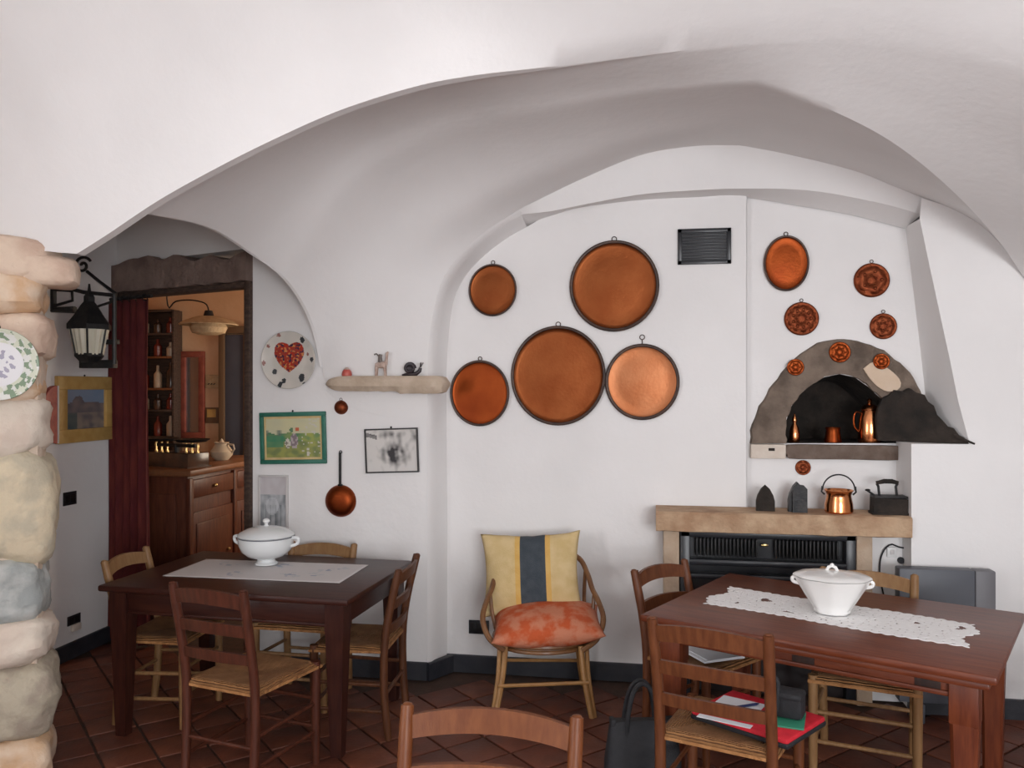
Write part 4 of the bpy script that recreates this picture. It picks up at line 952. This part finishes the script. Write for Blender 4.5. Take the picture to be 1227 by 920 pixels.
table('dining_table', 'reddish wooden draw-leaf table in front of the fireplace', TRc, TRA, 1.335, 1.0, LH, 'table_red', 'table_red_leg', 'red')
# runners
def runner(label, name, loc, rz, L, Wd, H, lace):
    NX, NY = (150, 48) if lace else (60, 28)
    vs, fs, cols = [], [], []
    for j in range(NY+1):
        for i in range(NX+1):
            u, v = i/NX*2-1, j/NY*2-1; x, y = u*L/2, v*Wd/2
            if lace:
                eu = abs(u)**6; ev = abs(v)**6
                x += math.copysign(1, u)*eu*(.013*abs(math.cos(v*PI*4))-.006)+eu*.02*math.sin(v*5); y += math.copysign(1, v)*ev*(.013*abs(math.cos(u*PI*12))-.006)+.008*math.sin(u*4)*v
            vs.append((x, y, .0018+.0006*noise.noise(V((x*40, y*40, 1)))+(.0012*max(0, noise.noise(V((x*12, y*12, 5)))))))
    for j in range(NY):
        for i in range(NX):
            u, v = (i+.5)/NX*2-1, (j+.5)/NY*2-1; x, y = u*L/2, v*Wd/2
            if lace:
                if abs(v) < .9 and abs(u) < .96:
                    a, b = (x/.085) % 1-.5, (y/.085) % 1-.5; r = math.hypot(a, b)
                    if (.33 < r < .39 and math.cos(6*math.atan2(b, a)) > .75) or (.66 < r): continue
                    if noise.noise(V((x*14, y*14, 2))) > .55: continue
            fs.append((j*(NX+1)+i, j*(NX+1)+i+1, (j+1)*(NX+1)+i+1, (j+1)*(NX+1)+i))
            if not lace:
                c = (.62, .58, .57)
                for (px, py, pr) in ((-.62, .42, .13), (-.30, -.50, .14), (.34, -.48, .13), (.70, .30, .13), (.05, .55, .12), (.60, -.30, .1)):
                    d = math.hypot((u-px), (v-py)*.45); 
                    if d < pr*.6 and nz_(u, v, 9, 3) > .12: c = (.30, .33, .42)
                    elif d < pr*1.3 and nz_(u, v, 8, 6) > .25: c = (.52, .52, .53)
                if abs(v) > .88 or abs(u) > .95: c = (.66, .62, .61)
                cols.append(c)
    me = bpy.data.meshes.new(name); me.from_pydata(vs, [], fs)
    if cols:
        at = me.color_attributes.new('paint', 'FLOAT_COLOR', 'CORNER'); k = 0
        for f, c in zip(me.polygons, cols):
            for _ in f.vertices: at.data[k].color = (*c, 1); k += 1
    me.materials.append(MAT['lace' if lace else 'painted']); me.polygons.foreach_set('use_smooth', [True]*len(me.polygons))
    o = bpy.data.objects.new(name, me); COL.objects.link(o); o.location = (loc[0], loc[1], H+.0006); o.rotation_euler = (0, 0, rz)
    so = o.modifiers.new('thickness', 'SOLIDIFY'); so.thickness = .0014; so.offset = -1
    return tag(o, label, 'table runner')
runner('plain white runner with small blue flowers on the dark table', 'table_runner', (-2.01, 4.165), 0, .96, .43, LH, False)
runner('white lace runner with scalloped edge on the reddish table', 'lace_runner', (TRc.x, TRc.y), TRA-.03, 1.05, .36, LH, True)
# tureens
c = atZ(319, 676, LH+.004); rt = thing('enamel_tureen', 'round white enamel tureen with lid and grey rim line on the dark table', 'tureen', c)
k = 1.0
obj('bowl', MB().lathe([(.001, .003), (.062, .003), (.064, .009), (.050, .018), (.046, .030), (.060, .036), (.100, .050), (.132, .078), (.147, .112), (.150, .14), (.150, .158), (.144, .158), (.10, .10), (.001, .07)], 56), 'white_enamel', rt)
obj('rim_line', MB().tube([(.1505*math.cos(a), .1505*math.sin(a), .154) for a in [2*PI*i/56 for i in range(56)]], .0032, 6, True), 'grey_line', rt)
l = obj('lid', MB().lathe([(.152, .160), (.153, .166), (.140, .178), (.10, .197), (.06, .207), (.02, .211), (.001, .211)], 56), 'white_enamel', rt)
obj('knob', MB().lathe([(.016, .209), (.009, .218), (.010, .226), (.020, .236), (.018, .246), (.008, .252), (.001, .253)], 20), 'white_enamel', l)
for s in (-1, 1): obj('handle', MB().tube([tuple(p) for p in spline([(s*.142, 0, .105), (s*.178, 0, .118), (s*.188, 0, .143), (s*.172, 0, .152), (s*.146, 0, .148)], 14)], .009, 8), 'white_enamel', rt)
rt = thing('china_tureen', 'wide white china tureen tapering to its foot on the lace runner', 'tureen', atZ(997, 734, LH+.004), TRA+.3)
fl = lambda a, j, r: 1+.022*math.cos(8*a)
obj('bowl', MB().lathe([(.001, .003), (.070, .003), (.075, .010), (.074, .018), (.095, .05), (.125, .10), (.150, .142), (.158, .155), (.150, .156), (.11, .10), (.001, .04)], 64, sy=.86, mod=fl), 'white_china', rt)
l = obj('lid', MB().lathe([(.157, .158), (.150, .163), (.11, .171), (.06, .178), (.025, .182), (.001, .183)], 64, sy=.86, mod=fl), 'white_china', rt)
obj('knob', MB().tube([(-.022, 0, .18), (-.014, 0, .196), (0, 0, .202), (.014, 0, .196), (.022, 0, .18)], .007, 8).ball((0, 0, .206), (.018, .018, .016), 6), 'white_china', l)
for s in (-1, 1): obj('handle', MB().tube([tuple(p) for p in spline([(s*.132, 0, .118), (s*.156, 0, .124), (s*.163, 0, .138), (s*.148, 0, .148)], 12)], .008, 8), 'white_china', rt)
# ================================================================== CHAIRS
def chair(label, loc, face, wood_, w=.43, d=.37, h=.84, sh=.45, group=None, seat='rush'):
    """loc = floor point below the seat centre; face = heading of the sitter in degrees from +x"""
    rt = thing('rush_chair', label, 'chair', (loc[0], loc[1], 0), math.radians(face-90), group)
    fw, bw = w/2, w/2-.025; yb, yf_ = -d/2, d/2; R = .0205
    for s in (-1, 1):
        pth = [(s*(bw-.005), yb-.02, .0), (s*bw, yb, .22), (s*bw, yb, sh), (s*bw, yb-.025, sh+.18), (s*(bw+.004), yb-.075, h)]
        o = obj('leg', MB().tube([tuple(p) for p in spline(pth, 14)], [R*.85]+[R]*12+[R*.92], 10), wood_, rt)
        obj('post_cap', MB().ball((s*(bw+.004), yb-.076, h), (.030, .030, .014), 6), wood_, o)
        obj('leg', MB().tube([(s*(fw-.017), yf_-.017, 0), (s*(fw-.017), yf_-.017, .2), (s*(fw-.017), yf_-.017, sh+.012)], [R*.85, R, R*1.05], 10), wood_, rt)
        for z in (.14, .27): obj('stretcher', MB().bar((s*bw, yb, z), (s*(fw-.017), yf_-.017, z+.01), .0095), wood_, rt)
    for z in (.17, .30): obj('stretcher', MB().bar((-fw+.02, yf_-.017, z), (fw-.02, yf_-.017, z), .0095), wood_, rt)
    obj('stretcher', MB().bar((-bw, yb, .22), (bw, yb, .22), .0095), wood_, rt)
    def slat(z0, z1, crown, nm):
        NX = 14; rows = []
        for k in range(NX+1):
            t = k/NX*2-1; x = t*(bw-.004); bow = -.028*(1-t*t)
            za, zb = z0, z1+crown*(1-t*t)
            za += crown*.8*(1-t*t)
            yy = lambda z: yb-.025-.05*max(0, min(1, (z-sh-.18)/(h-sh-.18)))+bow if z > sh+.18 else yb-.025*(z-sh)/.18+bow
            rows.append([(x, yy(za)-.008, za), (x, yy(zb)-.008, zb), (x, yy(zb)+.008, zb), (x, yy(za)+.008, za)])
        obj(nm, MB().rings(rows, True), wood_, rt, angle=50)
    slat(h-.085, h-.025, .022, 'crest_rail'); slat(h-.205, h-.155, .010, 'slat'); slat(h-.325, h-.28, .008, 'slat')
    # rush seat: four woven triangles that dip to the middle
    N = 12; rows = []
    def pt(u, v):
        ww = (bw+.012)*(1-v)/2*1+(fw+.004)*(1+v)/2; return (u*ww, v*(d/2+.006))
    def zt(u, v): 
        e = max(abs(u), abs(v)); return sh+.014-.014*(1-e)+(.0 if e < .85 else -.022*((e-.85)/.15)**2)
    top = MB()
    for j in range(2*N+1): rows.append([(*pt(i/N-1, j/N-1), zt(i/N-1, j/N-1)) for i in range(2*N+1)])
    top.grid(rows)
    bot = [[(*pt(i/N-1, j/N-1), sh-.026+.006*(max(abs(i/N-1), abs(j/N-1))**2)) for i in range(2*N+1)] for j in range(2*N+1)]
    top.grid(bot)
    M_ = 2*N+1; nn = M_*M_; per = [i for i in range(M_)]+[(j)*M_+M_-1 for j in range(1, M_)]+[(M_-1)*M_+i for i in range(M_-2, -1, -1)]+[j*M_ for j in range(M_-2, 0, -1)]
    top.f += [(per[k], per[(k+1) % len(per)], per[(k+1) % len(per)]+nn, per[k]+nn) for k in range(len(per))]
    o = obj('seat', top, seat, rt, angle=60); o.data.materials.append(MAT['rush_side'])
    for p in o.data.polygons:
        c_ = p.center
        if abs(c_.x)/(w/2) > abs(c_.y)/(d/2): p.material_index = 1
    return rt
def seat_from_back(cx, cy, face, d=.37, k=.05):
    a = math.radians(face); return (cx+math.cos(a)*(d/2+k), cy+math.sin(a)*(d/2+k))
chair('honey-brown rush chair at the end of the dark table near the curtain', seat_from_back(-2.76, 4.08, 3), 3, 'chair_honey')
chair('honey-brown rush chair between the dark table and the pier wall', seat_from_back(-1.905, 4.63, -92), -92, 'chair_honey', h=.82)
chair('dark brown rush chair turned askew at the long front side of the dark table', seat_from_back(-1.832, 3.236, 76, .42, .07), 76, 'chair_dark', w=.425, d=.42, h=.90, sh=.46)
chair('mid-brown rush chair at the end of the dark table facing the curtain', seat_from_back(-1.255, 4.13, 183), 183, 'chair_brown')
chair('reddish rush chair at the corner of the reddish table near the rattan armchair', seat_from_back(.06, 4.25, -40), -40, 'chair_red')
chair('reddish rush chair holding the red laptop sleeve', seat_from_back(.196, 2.99, 69.4, .42, .07), 69.4, 'chair_red', w=.455, d=.42, h=.90, sh=.46)
chair('light honey rush chair between the reddish table and the fireplace', seat_from_back(1.03, 4.26, -105.5, .43), -105.5, 'chair_honey', w=.45, d=.43)
chair('dark rush chair at the table end near the grey heater', (1.80, 3.68), 160, 'chair_dark')
ba, bb = atZ(488, 845, .84), atZ(690, 860, .84); bc = (ba+bb)/2; fa = math.degrees(math.atan2(bb.y-ba.y, bb.x-ba.x))-90
chair('orange-brown rush chair standing alone with its back to the rattan armchair', seat_from_back(bc.x, bc.y-.02, fa, .37), fa, 'chair_orange', w=.52)
# ---- things on the chair seat
a69 = math.radians(69); 
def onseat(px, py, z): return atZ(px, py, z)
z0 = .476
q = atZ(905, 860, z0+.03)+V((math.cos(a69), math.sin(a69), 0))*.035; ang = math.radians(-36)
rt = thing('laptop_sleeve', 'red padded laptop sleeve with black edge lying on the chair seat', 'laptop sleeve', (q.x, q.y, z0), ang)
obj('cover', MB().box((0, 0, .026), (.39, .30, .026), .012), 'red_neoprene', rt); obj('edge', MB().box((0, 0, .012), (.396, .306, .022), .010), 'black_cloth', rt)
ang = a69-PI/2
zs = z0+.0395
p = onseat(885, 845, zs); o = thing('note_sheet', 'white sheet of notes lying on the red sleeve', 'paper', (p.x, p.y, zs), ang-.1); obj('sheet', MB().box((0, 0, .001), (.17, .13, .002)), 'paper', o)
p = onseat(893, 848, zs); tag(obj('pen', MB().tube([(-.06, 0, .006), (.05, 0, .006), (.065, 0, .006)], [.005, .005, .001], 8), 'blue_ink', loc=(p.x, p.y, zs+.002), rz=ang+.9), 'dark blue pen lying on the white notes', 'pen')
p = onseat(868, 864, zs); o = thing('paper_strip', 'long white strip of paper on the edge of the red sleeve', 'paper', (p.x, p.y, zs), ang-.05); obj('sheet', MB().box((0, 0, .001), (.20, .032, .002)), 'paper', o)
p = onseat(944, 862, zs); o = thing('green_booklet', 'dark green booklet half under the black pouch', 'booklet', (p.x, p.y, zs), ang+.15); obj('cover', MB().box((0, 0, .003), (.12, .17, .006), .001), 'green_card', o)
p = onseat(943, 860, zs+.006); rt = thing('camera_pouch', 'small black camera pouch with strap on the red sleeve', 'pouch', (p.x, p.y+.02, zs+.006), ang)
obj('body', MB().box((0, 0, .05), (.13, .08, .10), .02), 'black_cloth', rt); obj('flap', MB().box((0, -.012, .088), (.134, .09, .028), .012), 'black_cloth', rt)
obj('strap', MB().tube([tuple(v) for v in spline([(-.06, -.03, .06), (-.075, -.04, .12), (-.06, -.045, .16), (-.02, -.05, .145), (-.015, -.055, .09), (-.02, -.055, .03)], 24)], .007, 8, flat=.4), 'black_cloth', rt)
ch5 = V(seat_from_back(.06, 4.25, -40)); p = V((ch5.x+.02, ch5.y-.0, .467))
o = thing('folded_newspaper', 'white folded papers on the seat of the corner chair', 'paper', p, math.radians(-60)); obj('sheet', MB().box((0, 0, .006), (.30, .22, .010), .003), 'paper', o); obj('upper_sheet', MB().box((.01, .01, .0125), (.28, .20, .003)), 'paper', o)
# handbag
p = atY(770, 900, 3.52)
rt = thing('handbag', 'black fabric tote bag with two tall handles standing on the floor', 'bag', (p.x, 3.52, .006), math.radians(14))
bw_ = .285; Hb = .345
R = []
for t, (w_, d_) in ((0, (.31, .12)), (.04, (.325, .135)), (.5, (.32, .12)), (.9, (.285, .07)), (1, (.272, .055))):
    R.append([(math.copysign(abs(math.cos(a))**.45, math.cos(a))*w_/2, math.copysign(abs(math.sin(a))**.6, math.sin(a))*d_/2, t*Hb+.004*math.sin(3*a)*t) for a in [2*PI*k/32 for k in range(32)]])
obj('body', MB().rings(R), 'black_cloth', rt)
for s in (-1, 1):
    obj('handle', MB().tube([tuple(v) for v in spline([(-.075, s*.03, Hb-.06), (-.068, s*.032, Hb+.03), (-.045, s*.025, Hb+.12), (-.005, s*.02, Hb+.155), (.035, s*.025, Hb+.12), (.055, s*.032, Hb+.03), (.06, s*.03, Hb-.06)], 30)], .010, 8), 'black_cloth', rt)
obj('side_tab', MB().box((-.127, 0, Hb-.005), (.02, .05, .03), .006), 'black_cloth', rt)
# ---- rattan armchair
rc = V((-.60, 4.60, 0)); 
rt = thing('rattan_armchair', 'rattan armchair with curved arms standing against the white wall', 'chair', rc, math.radians(9))
KX = 1.08
def tb(nm, pts, r, mt='rattan', n=26): obj(nm, MB().tube([(v.x*KX, v.y*1.06, v.z) for v in spline(pts, n)], r, 8), mt, rt)
zs = .36
ring_ = [(.262*math.cos(a), .228*math.sin(a), zs) for a in [2*PI*k/40 for k in range(40)]]
obj('seat_ring', MB().tube(ring_, .016, 8, True).tube([(x*.99, y*.99, z-.03) for x, y, z in ring_], .012, 8, True), 'rattan_dark', rt)
obj('seat_weave', MB().lathe([(.001, zs-.004), (.12, zs-.006), (.257, zs)], 40, sy=.87), 'rattan', rt)
for s in (-1, 1):
    tb('front_leg', [(s*.185, -.185, zs), (s*.20, -.21, .20), (s*.235, -.245, .0)], .0155)
    tb('front_leg', [(s*.215, -.165, zs), (s*.222, -.20, .20), (s*.25, -.235, .0)], .0125)
    tb('rear_leg', [(s*.19, .17, zs), (s*.20, .19, .18), (s*.225, .225, .0)], .0145)
    tb('brace', [(s*.19, -.18, zs-.02), (s*.20, -.10, .27), (s*.205, .0, .22), (s*.21, .10, .26), (s*.19, .17, zs-.02)], .009)
    tb('side_stretcher', [(s*.222, -.225, .125), (s*.212, .20, .125)], .009)
    tb('arm', [(s*.19, -.20, zs-.02), (s*.265, -.19, .40), (s*.300, -.15, .49), (s*.285, -.07, .56), (s*.260, .02, .61), (s*.24, .10, .68), (s*.205, .17, .745), (s*.13, .215, .78)], .015, 'rattan_dark', 40)
    tb('arm_support', [(s*.225, -.05, zs), (s*.255, -.02, .48), (s*.268, .0, .598)], .011, 'rattan_dark')
    tb('arm_support', [(s*.225, .10, zs), (s*.225, .12, .55), (s*.232, .12, .69)], .011, 'rattan_dark')
tb('back_rail', [(-.13, .215, .78), (0, .225, .79), (.13, .215, .78)], .015, 'rattan_dark')
for x in (-.12, -.06, 0, .06, .12): tb('back_spindle', [(x, .195, zs), (x*1.0, .205, .6), (x*.9, .216, .78)], .007, 'rattan_dark', 12)
tb('front_stretcher', [(-.222, -.225, .16), (.222, -.225, .18)], .010); tb('rear_stretcher', [(-.21, .20, .15), (.21, .20, .15)], .010)
def pillow(name, label, w, h, d, loc, rot, mfn, mats, N=30, ears=.10):
    me = bpy.data.meshes.new(name); vs, fs, mi = [], [], []
    for s in (1, -1):
        for j in range(N+1):
            for i in range(N+1):
                u, v = i/N*2-1, j/N*2-1
                pin = 1-ears*(1-abs(u)**2)*(abs(v)**3)-0; pin2 = 1-ears*(1-abs(v)**2)*(abs(u)**3)
                t = max(0, (1-abs(u)**2.6))**.55*max(0, (1-abs(v)**2.6))**.55
                vs.append((u*w/2*pin2, s*d/2*t*(1+.10*nz_(u, v, 2, 4)), v*h/2*pin+.008*nz_(u, v, 3, 8)))
    M_ = N+1
    for s in range(2):
        o_ = s*M_*M_
        for j in range(N):
            for i in range(N):
                f = (o_+j*M_+i, o_+j*M_+i+1, o_+(j+1)*M_+i+1, o_+(j+1)*M_+i); fs.append(f if s else f[::-1]); mi.append(mfn((i+.5)/N*2-1, (j+.5)/N*2-1))
    me.from_pydata(vs, [], fs)
    for k_ in mats: me.materials.append(MAT[k_])
    me.polygons.foreach_set('material_index', mi); me.polygons.foreach_set('use_smooth', [True]*len(fs))
    bm = bmesh.new(); bm.from_mesh(me); bmesh.ops.remove_doubles(bm, verts=bm.verts[:], dist=.0004); bmesh.ops.recalc_face_normals(bm, faces=bm.faces[:]); bm.to_mesh(me); bm.free()
    o = bpy.data.objects.new(name, me); COL.objects.link(o); o.location = loc; o.rotation_euler = rot; return tag(o, label, 'cushion')
pc_ = atY(636, 690, 4.66)
pillow('striped_cushion', 'square yellow cushion with a dark blue stripe leaning in the rattan armchair', .575, .47, .14, (pc_.x-.0, 4.685, .678), (math.radians(-15), math.radians(-3), math.radians(4)), lambda u, v: 2 if abs(u-.05) < .23 else (1 if abs(u-.05) < .36 else 0), ('cushion_yellow', 'cushion_gold', 'cushion_blue'), N=40)
pillow('seat_cushion', 'orange patterned seat cushion lying in the rattan armchair', .60, .45, .19, (rc.x+.035, 4.53, .445), (math.radians(96), math.radians(-4), math.radians(9)), lambda u, v: 0, ('cushion_orange',), ears=.06)
